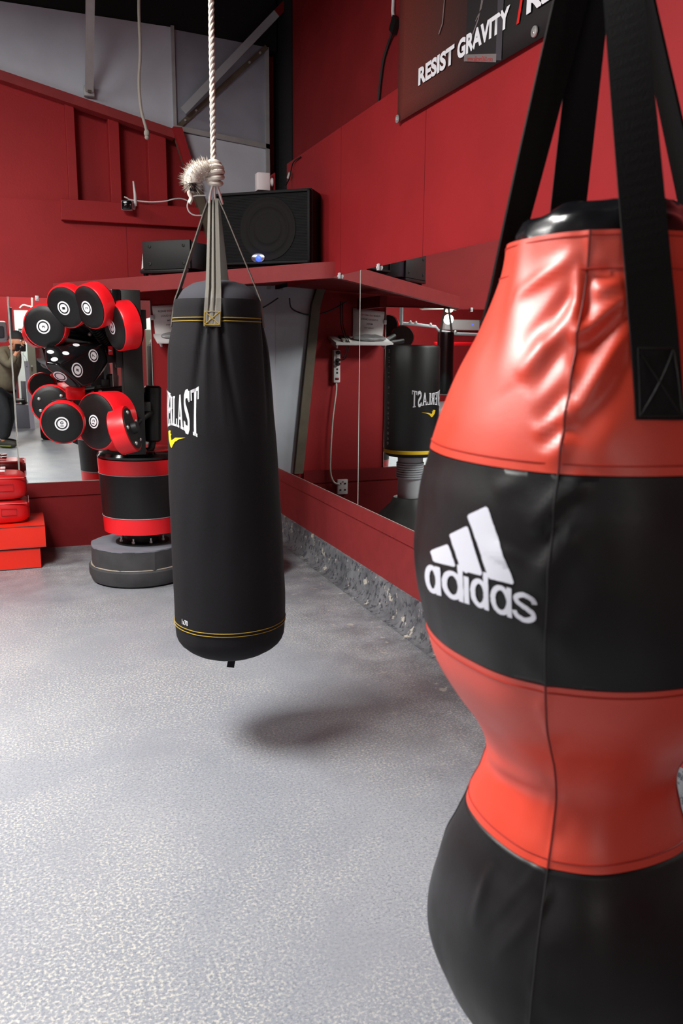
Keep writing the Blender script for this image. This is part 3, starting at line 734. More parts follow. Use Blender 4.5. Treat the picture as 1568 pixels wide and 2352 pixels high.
def interp(tab, z):
    tab = sorted(tab)
    if z <= tab[0][0]: return tab[0][1:]
    for a, b in zip(tab, tab[1:]):
        if a[0] <= z <= b[0]:
            f = (z - a[0]) / (b[0] - a[0]); return tuple(p + (q - p) * f for p, q in zip(a[1:], b[1:]))
    return tab[-1][1:]
def hdir(th): 
    d = htc * math.cos(th) + htr * math.sin(th); return V((d.x, d.y, 0))
ztop_h = hprof[0][0]
STRAPS_H = [math.radians(a) for a in (-7, 83, 173, -97)]
def hfold(th, z):                     # the canvas pulled in and creased below each strap
    w_ = 0.0
    for s in STRAPS_H:
        d = (th - s + PI) % (2 * PI) - PI; h = ztop_h - z
        if h > .42: continue
        fade = max(0, 1 - h / .42)
        w_ -= .016 * math.exp(-(d / .16) ** 2) * max(0, 1 - h / .16)
        for sg in (-1, 1):
            dd = d - sg * (.17 + .9 * max(0, h - .06)); w_ -= .015 * math.exp(-(dd / .06) ** 2) * fade * min(1, h / .06)
            dd = d - sg * (.10 + .22 * max(0, h - .06)); w_ += .008 * math.exp(-(dd / .05) ** 2) * fade * min(1, h / .05)
    return w_ + .0025 * noise.noise(V((math.cos(th) * 3, math.sin(th) * 3, z * 5)))
def hsurf(th, z, off=0.0):
    r, ox = interp(hprof, z); d = hdir(th)
    return V((HB.x + ox, HB.y, z)) + d * (r + hfold(th, z) + off)
hb = thing('heavy_bag', 'tall black canvas heavy bag hanging from the white rope', 'punching bag', (HB.x, HB.y, hprof[-1][0]))
bm = new(); NS = 144; zs = [h[0] for h in hprof]
zz = []
for a, b in zip(zs, zs[1:]):
    n = max(1, int((a - b) / .012)); zz += [a + (b - a) * k / n for k in range(n)]
zz.append(zs[-1])
vs = grid(bm, lambda i, j: hsurf(2 * PI * i / NS - PI, zz[j]), NS, len(zz), True)
bm.faces.new(vs[-1]); 
vi = [bm.verts.new(v.co + (V((HB.x, HB.y, v.co.z)) - v.co).normalized() * .006 + V((0, 0, -.0))) for v in vs[0]]
vj = [bm.verts.new(v.co + V((0, 0, -.02))) for v in vi]
for a, b in ((vs[0], vi), (vi, vj)):
    for k in range(NS): bm.faces.new((a[k], b[k], b[(k + 1) % NS], a[(k + 1) % NS]))
bmesh.ops.recalc_face_normals(bm, faces=bm.faces)
body = obj('body', bm, CANVAS, hb, ang=70)
# domed top inside the cuff
ap = at(503, 652, HB.y); r0 = hprof[0][1]
bm = new(); lathe(bm, [(r0 * .97, ztop_h - .02), (r0 * .92, ztop_h + .005), (r0 * .80, ztop_h + .030), (r0 * .58, ztop_h + .048), (r0 * .3, ztop_h + .057), (.01, ztop_h + .059)], 64, Matrix.Translation((HB.x + hprof[0][2], HB.y, 0)))
obj('top_cover', bm, CANVAS2, hb)
# yellow double stitching
def hring(z, r=.0014, gaps=True):
    b = new(); n = 200; run = []
    def flush():
        if len(run) > 1: tube(b, run, r, 5)
    for k in range(n + 1):
        th = -PI + 2 * PI * k / n
        near = gaps and any(abs((th - s + PI) % (2 * PI) - PI) < .16 for s in STRAPS_H)
        if near: flush(); run = []
        else: run.append(hsurf(th, z, .0012))
    flush(); return b
for z in (at(500, 728, HB.y - .16).z - .0, at(500, 736, HB.y - .16).z): obj('stitching', hring(z), YST, hb)
zst = at(528, 1462, HB.y - .16).z + .012
for z in (zst, zst - .010): obj('stitching', hring(z, .0013, False), YST, hb)
# straps from the cuff to the hook
hook = at(491, 425, HB.y); hk2 = at(491, 458, HB.y)
for k, s in enumerate(STRAPS_H):
    d = hdir(s); tr = V((-d.y, d.x, 0)); zt_ = ztop_h
    pts = [hsurf(s, zt_ - .080, .007), hsurf(s, zt_ - .036, .009), hsurf(s, zt_ + .0, .012)]
    a_ = pts[-1] + V((0, 0, .03)) - d * .012
    pts += [a_, a_.lerp(hk2 + d * .016, .5), a_.lerp(hk2 + d * .016, .85), hk2 + d * .014]
    ths = [0] * 7
    wds = [(tr * math.cos(q) + d * math.sin(q)) for q in ths]
    ws_ = [.049, .049, .047, .044, .036, .031, .028]
    st = obj('strap', folded(new(), pts, wds, ws_, [(-.5, 0), (-.28, .001), (-.2, -.009), (-.06, .0), (.04, .0), (.14, -.009), (.2, .002), (.5, 0)]) if k == 0 else ribbon(new(), pts, wds, ws_, .003), WEB, hb, False)
    if k == 0:
        bm = new(); tz = zt_ - .078
        pp = lambda u, v_: hsurf(s, tz + v_, .0095) + V((-hdir(s).y, hdir(s).x, 0)) * u
        for q in ([(-.022, .003), (.022, .003)], [(.022, .003), (.022, .04)], [(.022, .04), (-.022, .04)], [(-.022, .04), (-.022, .003)], [(-.022, .003), (.022, .04)], [(.022, .003), (-.022, .04)]):
            tube(bm, [pp(*q[0]), pp((q[0][0] + q[1][0]) / 2, (q[0][1] + q[1][1]) / 2), pp(*q[1])], .0012, 5)
        obj('box_stitching', bm, YST, st)
# the middle strand of the doubled front strap
d = hdir(STRAPS_H[0]); a_ = hsurf(STRAPS_H[0], ztop_h - .04, .0085)
# steel hook
bm = new(); tube(bm, spline([hook + V((-.017, -.012, -.055)), hook + V((-.012, -.012, -.02)), hook + V((0, -.012, .006)), hook + V((.012, -.012, -.02)), hook + V((.022, -.012, -.055))], 6), .0040)
tube(bm, spline([hook + V((.006, -.006, -.075)), hook + V((.0, -.008, -.04)), hook + V((.0, -.008, -.005))], 5), .0036); obj('hook', bm, CHROME, hb)
# tag loop at the base
e0 = hprof[-1][0]; bm = new(); ribbon(bm, [V((HB.x + .008, HB.y - .03, e0 + .01)), V((HB.x + .006, HB.y - .033, e0 - .005)), V((HB.x + .0, HB.y - .036, e0 - .03))], [V((1, 0, 0))] * 3, .024, .003); obj('base_tag', bm, CANVAS, hb)

# lettering of a tall slab-serif word, flared to both ends
def word(bm):
    S = .26                                   # stroke width in letter units
    def bar(x0, y0, x1, y1, wd=S): stroke2d(bm, [(x0, y0), (x1, y1)], wd)
    def rect(x0, y0, x1, y1): poly2d(bm, [(x0, y0), (x1, y0), (x1, y1), (x0, y1)])
    def serif(x, y): rect(x - .24, y - .035, x + .24, y + .035)
    cur = 0.0; cells = []
    for ch in 'EVERLAST':
        o = cur
        if ch == 'E':
            rect(o + .08, 0, o + .34, 1); rect(o + .0, 0, o + .1, .07); rect(o + .0, .93, o + .1, 1)
            for y0, L_ in ((0, .82), (.93, .82)): rect(o + .3, y0, o + L_, y0 + .07)
            rect(o + .68, .0, o + .82, .22); rect(o + .68, .78, o + .82, 1); rect(o + .3, .46, o + .6, .54); rect(o + .52, .4, o + .62, .6); adv = .98
        elif ch == 'V':
            poly2d(bm, [(o + .0, 1), (o + .3, 1), (o + .53, .2), (o + .45, 0), (o + .36, 0)]); poly2d(bm, [(o + .45, 0), (o + .53, .0), (o + .9, 1), (o + .68, 1), (o + .42, .2)]); rect(o - .06, .93, o + .38, 1); rect(o + .58, .93, o + .98, 1); adv = 1.02
        elif ch == 'R':
            rect(o + .08, 0, o + .34, 1); rect(o, 0, o + .44, .07); rect(o, .93, o + .5, 1); rect(o + .3, .93, o + .6, 1); rect(o + .58, .56, o + .82, .96); rect(o + .3, .5, o + .66, .58)
            poly2d(bm, [(o + .46, .54), (o + .68, .56), (o + .92, 0), (o + .66, 0)]); adv = 1.0
        elif ch == 'L':
            rect(o + .08, 0, o + .34, 1); rect(o, .93, o + .44, 1); rect(o, 0, o + .8, .07); rect(o + .66, 0, o + .8, .26); adv = .92
        elif ch == 'A':
            poly2d(bm, [(o + .04, 0), (o + .2, 0), (o + .5, .86), (o + .52, 1), (o + .36, 1)]); poly2d(bm, [(o + .36, 1), (o + .56, 1), (o + .92, 0), (o + .62, 0), (o + .42, .8)]); rect(o + .24, .26, o + .72, .34); rect(o - .04, 0, o + .3, .07); rect(o + .54, 0, o + 1.0, .07); adv = 1.0
        elif ch == 'S':
            stroke2d(bm, [(o + .74, .80), (o + .72, .9), (o + .6, .955), (o + .36, .955), (o + .24, .88), (o + .22, .74), (o + .3, .62), (o + .62, .40), (o + .70, .28), (o + .68, .13), (o + .58, .05), (o + .32, .05), (o + .2, .12), (o + .17, .22)], .22); rect(o + .74, .74, o + .86, 1); rect(o + .06, 0, o + .18, .26); adv = .98
        elif ch == 'T':
            rect(o + .34, 0, o + .6, 1); rect(o + .22, 0, o + .72, .07); rect(o + .02, .93, o + .92, 1); rect(o + .0, .76, o + .13, 1); rect(o + .81, .76, o + .94, 1); adv = .96
        cur += adv
    return cur
def everlast(surf, th_mid, half, zc, h_mid, h_end):
    bm = new(); W_ = word(bm); cut2d(bm, .11)
    def f(u, v_):
        k = u / W_ * 2 - 1; h = h_mid + (h_end - h_mid) * abs(k) ** 1.7
        return surf(th_mid + half * k, zc + (v_ - .5) * h, .0012)
    return remap(bm, f)
def emblem(surf, th0, z0, s, sx=None):
    """wing-shaped yellow mark; s metres per unit, origin at its left top"""
    bm = new()
    poly2d(bm, [(0, 0), (.22, .05), (.36, -.5), (.40, -.78), (.36, -1.0), (.26, -.90), (.09, -.5)])
    poly2d(bm, [(0, 0), (.14, .09), (.32, .07), (.2, 0), (.12, -.2), (.07, -.22)])
    poly2d(bm, [(.14, -.26), (.30, -.1), (.36, -.13), (.25, -.32), (.2, -.42)])
    poly2d(bm, [(.36, -.52), (.58, -.30), (1.06, -.22), (.78, -.36), (.55, -.58), (.43, -.85), (.36, -1.0), (.34, -.75)])
    cut2d(bm, .09)
    return remap(bm, lambda u, v_: surf(th0 + u * (sx or s) / .172, z0 + v_ * s, .0013))
zc = at(425, 945, HB.y - .08).z
obj('lettering', everlast(hsurf, math.radians(-62), math.radians(39), zc, .086, .150), WHITE, hb, False)['label'] = 'white printed brand lettering'
ez = at(405, 996, HB.y - .08).z
obj('emblem', emblem(hsurf, math.radians(-77), ez, .047, .105), YEL, hb, False)['label'] = 'yellow wing emblem'
bm = letters('1x70', .030, .017, .02, .008); zt2 = at(424, 1447, HB.y - .12).z
obj('size_mark', remap(bm, lambda u, v_: hsurf(math.radians(-57) + u / .172, zt2 + v_, .0012)), WHITE, hb, False)

# white rope
rp = thing('hanging_rope', 'white twisted rope knotted onto the hook of the hanging bag', 'rope', hook)
top = V((hook.x + .012, hook.y, CEIL)); k0 = hook + V((0, 0, .05))
for s in range(3):
    pts = []; n = 420
    for k in range(n + 1):
        f = k / n; c = k0.lerp(top, f); ph = 2 * PI * (f * 34 + s / 3)
        pts.append(c + V((.0043 * math.cos(ph), .0043 * math.sin(ph), 0)))
    obj('strand', tube(new(), pts, .0046, 7), ROPEW, rp)
bm = new()
for k in range(5):
    z = hook.z + .006 + k * .013; c = V((hook.x + .004, hook.y, z)); r = (.017, .021, .022, .020, .014)[k]
    tube(bm, [c + V((r * math.cos(a), r * math.sin(a) * .9, .005 * math.sin(a + k))) for a in [2 * PI * q / 24 for q in range(24)]], .0075, 8, closed=True)
sphere(bm, hook + V((.0, 0, .03)), .022, 12); obj('knot', bm, ROPEW, rp)
tl = [at(487, 395, HB.y), at(474, 390, HB.y), at(460, 391, HB.y), at(449, 400, HB.y), at(442, 412, HB.y), at(443, 422, HB.y)]
bm = new(); tp = spline(tl, 10); tube(bm, tp, .02, 10, radii=[.013 + .012 * math.sin(min(1, k / 18) * PI / 2) for k in range(len(tp))])
for k in range(1500):                                                      # loose fibres of the frayed end
    p = random.choice(tp); d = V((random.gauss(0, 1), random.gauss(0, 1), random.gauss(0, 1))).normalized()
    a = p + d * .012; b = p + d * (.026 + .016 * random.random()) + V((-.008, 0, .002)) * random.random()
    s = d.cross(V((.3, .5, .8))).normalized() * .0022
    bm.faces.new([bm.verts.new(q) for q in (a + s, a - s, b)])
obj('frayed_end', bm, ROPEW, rp)
bm = new(); p = tl[-1]; cyl(bm, p, p + V((.0, 0, -.022)), .012); kn = obj('tape_wrap', bm, BLACK, rp)
bm = new(); tube(bm, spline([p + V((0, 0, -.018)), p + V((-.012, 0, -.024)), p + V((-.006, 0, -.04)), p + V((-.012, 0, -.055))], 5), .006); obj('strand_tip', bm, ROPEW, rp)

# ================================================================== RED AND BLACK UPPERCUT BAG (nearest)
PA = CAM + ray(1324, 1760) * (1.27 / (R_CAM.transposed() @ ray(1324, 1760)).z)
AX = V((PA.x, PA.y, 0))
atc = (V((0, 0)) - AX.xy).normalized(); atr = V((-atc.y, atc.x))
def adir(th):
    d = atc * math.cos(th) + atr * math.sin(th); return V((d.x, d.y, 0))
# plane through the axis facing the camera
def on_axis_plane(px, py):
    d = ray(px, py); n = V((atc.x, atc.y, 0)); return CAM + d * (((AX - V((CAM.x, CAM.y, 0))).dot(n)) / V((d.x, d.y, 0)).dot(n))
left = [(566, 1160), (640, 1146), (760, 1098), (850, 1050), (940, 1012), (1000, 992), (1042, 982), (1100, 966), (1200, 953), (1250, 950), (1320, 955), (1400, 972), (1478, 993), (1550, 1034), (1620, 1083),
        (1680, 1112), (1720, 1115), (1760, 1102), (1800, 1080), (1850, 1057), (1900, 1028), (1960, 1003), (2030, 985), (2070, 982), (2110, 986), (2160, 1003), (2220, 1040), (2290, 1105), (2352, 1178)]
aprof = []
tr3 = V((atr.x, atr.y, 0))
for py, px in left:
    P = on_axis_plane(px, py); r = -(P - AX).dot(tr3); aprof.append((P.z, r))
aprof.sort()
z0 = aprof[0][0]
aprof = [(z0 - .05, aprof[0][1] * .72), (z0 - .075, aprof[0][1] * .45)] + aprof
aprof.sort()
def rprof(z):
    # smooth interpolation
    if z <= aprof[0][0]: return aprof[0][1]
    for k in range(len(aprof) - 1):
        a, b = aprof[k], aprof[k + 1]
        if a[0] <= z <= b[0]:
            t = (z - a[0]) / (b[0] - a[0])
            p0 = aprof[max(k - 1, 0)]; p3 = aprof[min(k + 2, len(aprof) - 1)]
            m1 = (b[1] - p0[1]) / max(1e-6, b[0] - p0[0]) * (b[0] - a[0]); m2 = (p3[1] - a[1]) / max(1e-6, p3[0] - a[0]) * (b[0] - a[0])
            return (2 * t**3 - 3 * t**2 + 1) * a[1] + (t**3 - 2 * t**2 + t) * m1 + (-2 * t**3 + 3 * t**2) * b[1] + (t**3 - t**2) * m2
    return aprof[-1][1]
TS = math.radians(-10)
def sect(th):
    d = ((th - TS + PI / 4) % (PI / 2)) - PI / 4
    return (1 + .030 * math.cos(4 * d) + .014 * math.exp(-abs(d) / .05)) / 1.03
WR = []                                # creases: (theta, z) start, end, width, height
def araw(th, z): return rprof(z) * sect(th)
def awr(th, z):
    s = 0.0
    for (a, b, wd, h) in WR:
        dx, dz = (b[0] - a[0]) * .2, b[1] - a[1]; px, pz = (th - a[0]) * .2, z - a[1]
        L2 = dx * dx + dz * dz; t = (px * dx + pz * dz) / L2
        if t < -.15 or t > 1.15: continue
        q = abs(px * dz - pz * dx) / math.sqrt(L2)
        if q > wd * 3: continue
        s += h * math.exp(-(q / wd) ** 2) * max(0.0, math.sin(PI * min(1, max(0, (t + .15) / 1.3)))) ** .7
    # small puckers along the two visible seams
    d = ((th - TS + PI / 4) % (PI / 2)) - PI / 4
    s += .0035 * math.exp(-(d / .14) ** 2) * noise.noise(V((math.copysign(3, d), d * 6, z * 26)))
    s += .004 * noise.noise(V((math.cos(th) * 2.2, math.sin(th) * 2.2, z * 4)))
    return s
def asurf(th, z, off=0.0):
    return V((AX.x, AX.y, z)) + adir(th) * (araw(th, z) + awr(th, z) + off)
def ahit(px, py):
    """where the sight line meets the smooth bag: (theta, z)"""
    d = ray(px, py); t = .5
    for _ in range(900):
        P = CAM + d * t; q = P - AX; q.z = 0
        th = math.atan2(q.dot(tr3), q.dot(V((atc.x, atc.y, 0))))
        if q.length <= araw(th, P.z) and P.z < aprof[-1][0] + .002: return th, P.z
        t += .0015
    return th, P.z
def z8(x, y): return (1100 + x / 3.35, 400 + y / 3.35)
for a, b, wd, h in [((730, 640), (330, 900), .012, .006), ((735, 860), (400, 1250), .012, -.004), ((705, 1060), (360, 1500), .015, .009), ((700, 960), (520, 1250), .012, -.007), ((690, 1280), (430, 1650), .014, -.005),
                    ((690, 1660), (480, 1900), .012, -.006), ((690, 1780), (470, 2010), .012, .006), ((690, 1900), (480, 2080), .010, -.005), ((690, 2020), (520, 2200), .012, .005), ((300, 650), (250, 1500), .03, .006),
                    ((1090, 830), (900, 890), .010, .007), ((1100, 780), (800, 760), .012, -.006), ((1105, 970), (745, 1240), .010, .009), ((1100, 1070), (760, 1420), .015, -.009), ((1100, 1200), (725, 1870), .012, .010), ((1130, 1400), (800, 1980), .02, -.006),
                    ((770, 760), (760, 1180), .010, .006), ((1060, 1560), (860, 2180), .02, .004), ((830, 800), (790, 1150), .012, -.007)]:
    WR.append((ahit(*z8(*a)), ahit(*z8(*b)), wd, h))
def z3(x, y): return (900 + x / 2.347, 1080 + y / 2.347)
for a, b, wd, h in [((930, 110), (780, 330), .010, .006), ((920, 190), (800, 480), .010, -.006), ((940, 330), (820, 640), .012, .007), ((930, 460), (850, 800), .012, -.005), ((700, 60), (560, 110), .012, .003), ((1040, 40), (960, 120), .01, .005), ((640, 420), (600, 500), .02, .003)]:
    WR.append((ahit(*z3(*a)), ahit(*z3(*b)), wd, h))
def z4(x, y): return (960 + x / 2.579, 1560 + y / 2.579)
for a, b, wd, h in [((710, 1110), (480, 1400), .007, .0035), ((760, 1290), (480, 1620), .007, .0035), ((430, 1120), (330, 1430), .010, .003), ((650, 1200), (430, 1500), .008, -.003), ((430, 460), (790, 640), .014, .006), ((430, 540), (800, 700), .02, -.004)]:
    WR.append((ahit(*z4(*a)), ahit(*z4(*b)), wd, h))
# the thigh-high band limits, read along the front seam
ZT = max(p[0] for p in aprof)
B1 = ahit(1304, 1092)[1]; B2 = ahit(1286, 1580)[1]; B3 = ahit(1283, 2000)[1]; ZB = aprof[0][0]
ub = thing('uppercut_bag', 'pear-waisted red and black vinyl bag hanging nearest on black straps', 'punching bag', (AX.x, AX.y, ZB))
NA = 288
def band(name, za, zb_, m, overlap=0.0):
    b = new(); n = max(4, int((za - zb_) / .006))
    vs = grid(b, lambda i, j: asurf(2 * PI * i / NA - PI + 1e-4, za + (zb_ - za) * j / n), NA, n + 1, True)
    # turned-in edges
    for rowv in (vs[0], vs[-1]):
        inn = [b.verts.new(v.co - (v.co - V((AX.x, AX.y, v.co.z))).normalized() * .012) for v in rowv]
        for k in range(NA): b.faces.new((rowv[k], inn[k], inn[(k + 1) % NA], rowv[(k + 1) % NA]))
    bmesh.ops.recalc_face_normals(b, faces=b.faces)
    o = obj(name, b, m, ub, ang=75); return o
band('upper_panel', ZT, B1 + .001, VRED)['label'] = 'orange red upper panel'
band('middle_panel', B1 - .0005, B2 + .0005, VBLK)['label'] = 'black middle panel'
band('waist_panel', B2 - .001, B3 + .001, VRED)['label'] = 'orange red waist panel'
band('base_panel', B3 - .0005, ZB, VBLK)['label'] = 'black base panel'
bm = new(); bm.faces.new([bm.verts.new(asurf(2 * PI * i / 64, ZB + .001)) for i in range(64)]); obj('base_disc', bm, VBLK, ub)
# raised seams down the corners, hem stitches
for k in range(4):
    th = TS + k * PI / 2
    for (za, zb_, m) in ((ZT, B1, SEAM), (B1, B2, SEAMK), (B2, B3, SEAM), (B3, ZB, SEAMK)):
        b = new(); n = 40
        tube(b, [asurf(th, za + (zb_ - za) * j / n, .0002) for j in range(n + 1)], .0013, 6); obj('seam', b, m, ub)
HEM = mat('vinyl_hem_thread', (180, 46, 30), .5)
for z in (ZT - .006, ZT - .045, B1 + .012, B2 - .010, B3 + .012):
    obj('hem_stitch', tube(new(), [asurf(2 * PI * i / 160, z, .0002) for i in range(160)], .0012, 5, closed=True), HEM, ub)
# filler cap bulging out of the top
rt = rprof(ZT); bm = new()
def capf(i, j):
    f = j / 14; th = 2 * PI * i / 96; r = rt * .90 * math.cos(f * PI / 2) ** .55 if j < 14 else .004
    z = ZT - .015 + .062 * math.sin(f * PI / 2) ** .8
    n = noise.noise(V((math.cos(th) * 3, math.sin(th) * 3, f * 4)))
    return V((AX.x, AX.y, z + n * .012 * (1 - f * .4))) + adir(th) * (r + n * .003)
vs = grid(bm, capf, 96, 15, True); bm.faces.new(vs[-1]); obj('top_cap', bm, VBLK2, ub)
# four webbing straps
apex = on_axis_plane(1398, -230)
TH0 = ahit(1512, 940)[0]
for k, th in enumerate((TH0, math.radians(117), math.radians(206), math.radians(-113))):
    d = adir(th); tr = V((-d.y, d.x, 0)) * 1
    zl = ahit(1500, 963)[1] if k == 0 else ahit(1500, 963)[1]
    pts = []; wds = []; wv = []
    zz2 = [zl + (ZT - .0 - zl) * f for f in (0, .2, .4, .6, .8, .95)]
    # straight line from the patch outward to the apex, touching the cover only at the patch
    P0 = asurf(th, zl, .004); P1 = asurf(th, zl + .085, .005)
    pts = [P0, P0.lerp(P1, .5), P1]
    nseg = 14
    for q in range(1, nseg + 1):
        f = q / nseg; p = P1.lerp(apex + d * .02, f)
        rad = (p - V((AX.x, AX.y, p.z))); rr = V((rad.x, rad.y, 0)).length
        if p.z < ZT + .01:
            need = araw(th, min(p.z, ZT)) + awr(th, min(p.z, ZT)) + .006
            if rr < need: p = V((AX.x, AX.y, p.z)) + d * need
        pts.append(p)
    n = len(pts)
    tw = {0: .55, 1: .15, 2: .4, 3: .9}[k]
    wds = [tr * math.cos(tw * max(0, (i - 4) / (n - 5))) + d * math.sin(tw * max(0, (i - 4) / (n - 5))) for i in range(n)]
    wv = [.056 - .012 * max(0, (i - 3) / (n - 4)) for i in range(n)]
    pts2 = spline(pts, 3); wd2 = []; wv2 = []
    for i in range(len(pts2)):
        a = i / 3; lo_i = min(int(a), n - 1); hi_i = min(lo_i + 1, n - 1); f = a - lo_i
        wd2.append(wds[lo_i].lerp(wds[hi_i], f)); wv2.append(wv[lo_i] * (1 - f) + wv[hi_i] * f)
    st = obj('strap', ribbon(new(), pts2, wd2, wv2, .0035), WEBK, ub, False)
    if k == 0:
        bm = new(); pp = lambda u, v_: asurf(th + u / .2, zl + v_, .0085)
        for q in ([(-.023, .004), (.023, .004)], [(.023, .004), (.023, .08)], [(-.023, .08), (-.023, .004)], [(-.023, .004), (.023, .08)], [(.023, .004), (-.023, .08)], [(-.023, .08), (.023, .08)]):
            tube(bm, [pp(q[0][0] + (q[1][0] - q[0][0]) * f / 6, q[0][1] + (q[1][1] - q[0][1]) * f / 6) for f in range(7)], .0009, 5)
        obj('box_stitching', bm, BLACK, st)
bm = new(); tube(bm, [apex + V((.03 * math.cos(2 * PI * k / 24), 0, .02 + .03 * math.sin(2 * PI * k / 24))) for k in range(24)], .005, 8, closed=True); obj('ring', bm, CHROME, ub)
bm = new()
zc_ = apex.z + .05; k = 0
while zc_ < CEIL:
    ax_ = V((1, 0, 0)) if k % 2 else V((0, 1, 0))
    tube(bm, [V((apex.x, apex.y, zc_ + .014)) + ax_ * .009 * math.cos(2 * PI * q / 14) + V((0, 0, .018 * math.sin(2 * PI * q / 14))) for q in range(14)], .003, 6, closed=True); zc_ += .028; k += 1
ch = tag(obj('hanging_chain', bm, CHROME), 'steel chain that holds the straps of the red and black bag', 'chain')
# three-bar mark and lower-case lettering, printed on the left front panel
def print_on(bm, off=.0012):
    def f(u, v_):
        th, z = ahit(*z3(u, v_)); return asurf(th, z, off)
    return remap(bm, f)
for q in ([(214, 440), (222, 430), (302, 399), (311, 404), (346, 514), (338, 520), (240, 494), (230, 486)], [(316, 352), (322, 342), (400, 302), (410, 308), (488, 556), (480, 568), (378, 542), (370, 530)], [(408, 248), (416, 238), (504, 196), (516, 203), (659, 604), (652, 614), (530, 584), (520, 576)]):
    bm = new(); poly2d(bm, q); bmesh.ops.triangulate(bm, faces=bm.faces); cut2d(bm, 24); obj('bar_mark', print_on(bm), WPRINT, ub, False)
def box_uv(u, v_):          # letter space (x to the right, y up, x-height 1) to the slanted line of print
    f = u / 597; tx, ty = 178 + 597 * f, 497 + 178 * f; bx_, by_ = 186 + 592 * f, 650 + 186 * f
    return bx_ + (tx - bx_) * v_, by_ + (ty - by_) * v_
def letter(ch, x0, x1):
    bm = new(); wd = 27
    def A_(u, v_): return (u, v_)
    S_ = 160.0                                             # units per x-height, so strokes keep one weight
    cy_ = S_ / 2; mid = (x0 + x1) / 2
    if ch in 'ad':
        rx = (x1 - x0) / 2 - wd / 2; ring2d(bm, x0 + rx + wd / 2, cy_, rx - 1, S_ / 2 - wd / 2, wd, 30)
        stroke2d(bm, [(x1 - wd / 2, 0), (x1 - wd / 2, S_ * (1.28 if ch == 'd' else 1.0))], wd)
    elif ch == 'i':
        stroke2d(bm, [(mid, 0), (mid, S_ * .94)], wd); disc2d(bm, mid, S_ * 1.16, 14, 16)
    elif ch == 's':
        h = S_; pts = [(x1 - 8, h * .68), (x1 - 16, h * .82), (mid + 8, h * .91), (mid - 18, h * .89), (x0 + 17, h * .78), (x0 + 19, h * .64), (mid - 12, h * .54), (mid + 16, h * .47), (x1 - 17, h * .36), (x1 - 15, h * .22), (mid + 14, h * .10), (mid - 12, h * .085), (x0 + 14, h * .17), (x0 + 5, h * .31)]
        sp_ = [(p.x, p.y) for p in spline([V((a_, b_, 0)) for a_, b_ in pts], 3)]
        stroke2d(bm, sp_, wd)
    cut2d(bm, 22)
    for v in bm.verts:
        q = box_uv(v.co.x - 178, v.co.y / S_); v.co = V((q[0], q[1], 0))
    return print_on(bm)
for ch, a_, b_ in (('a', 178, 268), ('d', 272, 383), ('i', 386, 414), ('d', 419, 521), ('a', 530, 646), ('s', 655, 776)):
    obj('letter', letter(ch, a_, b_), WPRINT, ub, False)

# ================================================================== BODY TARGET MACHINE
MX, MY = .575, 4.80
bs = thing('target_machine', 'red and black boxing machine with round numbered pads in front of the mirror', 'boxing machine', (MX, MY, 0))
T_ = Matrix.Translation
def rough_poly(r, seed, n=72, amp=.012, flats=9):
    out = []
    for k in range(n):
        a = 2 * PI * k / n; f = abs(((a * flats / (2 * PI)) % 1) - .5) * 2
        out.append((a, r * (1 - amp * 2.2 * (1 - f) ** .6) + amp * .5 * noise.noise(V((math.cos(a) * 5, math.sin(a) * 5, seed)))))
    return out
bm = new(); lathe(bm, [(.245, 0), (.268, .012), (.282, .05), (.283, .09), (.270, .10), (.20, .10)], 64, T_((MX, MY, 0))); obj('base_ring', bm, RUB, bs)
bm = new(); lathe(bm, [(.272, .0995), (.270, .104), (.235, .105)], 64, T_((MX, MY, 0)), False, False); obj('base_lip', bm, RUBE, bs)
po = rough_poly(.272, 3.1)
bm = new(); prism(bm, [(MX + r * math.cos(a), MY + r * math.sin(a)) for a, r in po], .105, T_((0, 0, .10))); obj('base_block', bm, RUB, bs, ang=25)
po2 = [(a, r + .006 * noise.noise(V((a * 4, 0, 9)))) for a, r in po]
bm = new(); prism(bm, [(MX + r * math.cos(a), MY + r * math.sin(a)) for a, r in po2], .008, T_((0, 0, .203))); obj('base_top', bm, RUBT, bs)
bm = new(); lathe(bm, [(.15, .211), (.15, .219), (.145, .221), (.0, .221)], 48, T_((MX + .02, MY, 0)), True, False); lathe(bm, [(.09, .22), (.09, .30)], 32, T_((MX + .02, MY, 0))); fl = obj('flange', bm, MBLK, bs)
for k in range(8):
    a = 2 * PI * k / 8 + .25; q = V((MX + .02 + .125 * math.cos(a), MY + .125 * math.sin(a), .221))
    bm = new(); cyl(bm, q, q + V((0, 0, .012)), .010, seg=6); cyl(bm, q + V((0, 0, .012)), q + V((0, 0, .028)), .005, seg=8); obj('bolt', bm, CHROME, fl)
bx0 = MX + .03
def barrel(z0, z1, m, nm, lipb=False):
    r = lambda z: .218 + (z - .28) / .42 * .022
    b = new(); n = 6; pr = [(r(z0) - .01, z0)] + [(r(z0 + (z1 - z0) * k / n), z0 + (z1 - z0) * k / n + (.0 if k else .002)) for k in range(n + 1)] + [(r(z1) - .01, z1)]
    lathe(b, pr, 72, T_((bx0, MY, 0)), False, False); return obj(nm, b, m, bs)
barrel(.285, .378, LRED, 'barrel_band')['label'] = 'lower red band'
barrel(.379, .617, LBLK, 'barrel')
barrel(.618, .70, LRED, 'barrel_band')['label'] = 'upper red band'
for z in (.3785, .6175):
    r = .2195 + (z - .28) / .42 * .022
    bm = new(); tube(bm, [V((bx0 + r * math.cos(2 * PI * k / 72), MY + r * math.sin(2 * PI * k / 72), z)) for k in range(72)], .0018, 5, closed=True); obj('piping', bm, PIPE, bs)
bm = new(); lathe(bm, [(.228, .70), (.239, .706), (.241, .718), (.232, .733), (.20, .742), (.17, .744)], 72, T_((bx0, MY, 0)), False, False); obj('top_rim', bm, GBLK, bs)
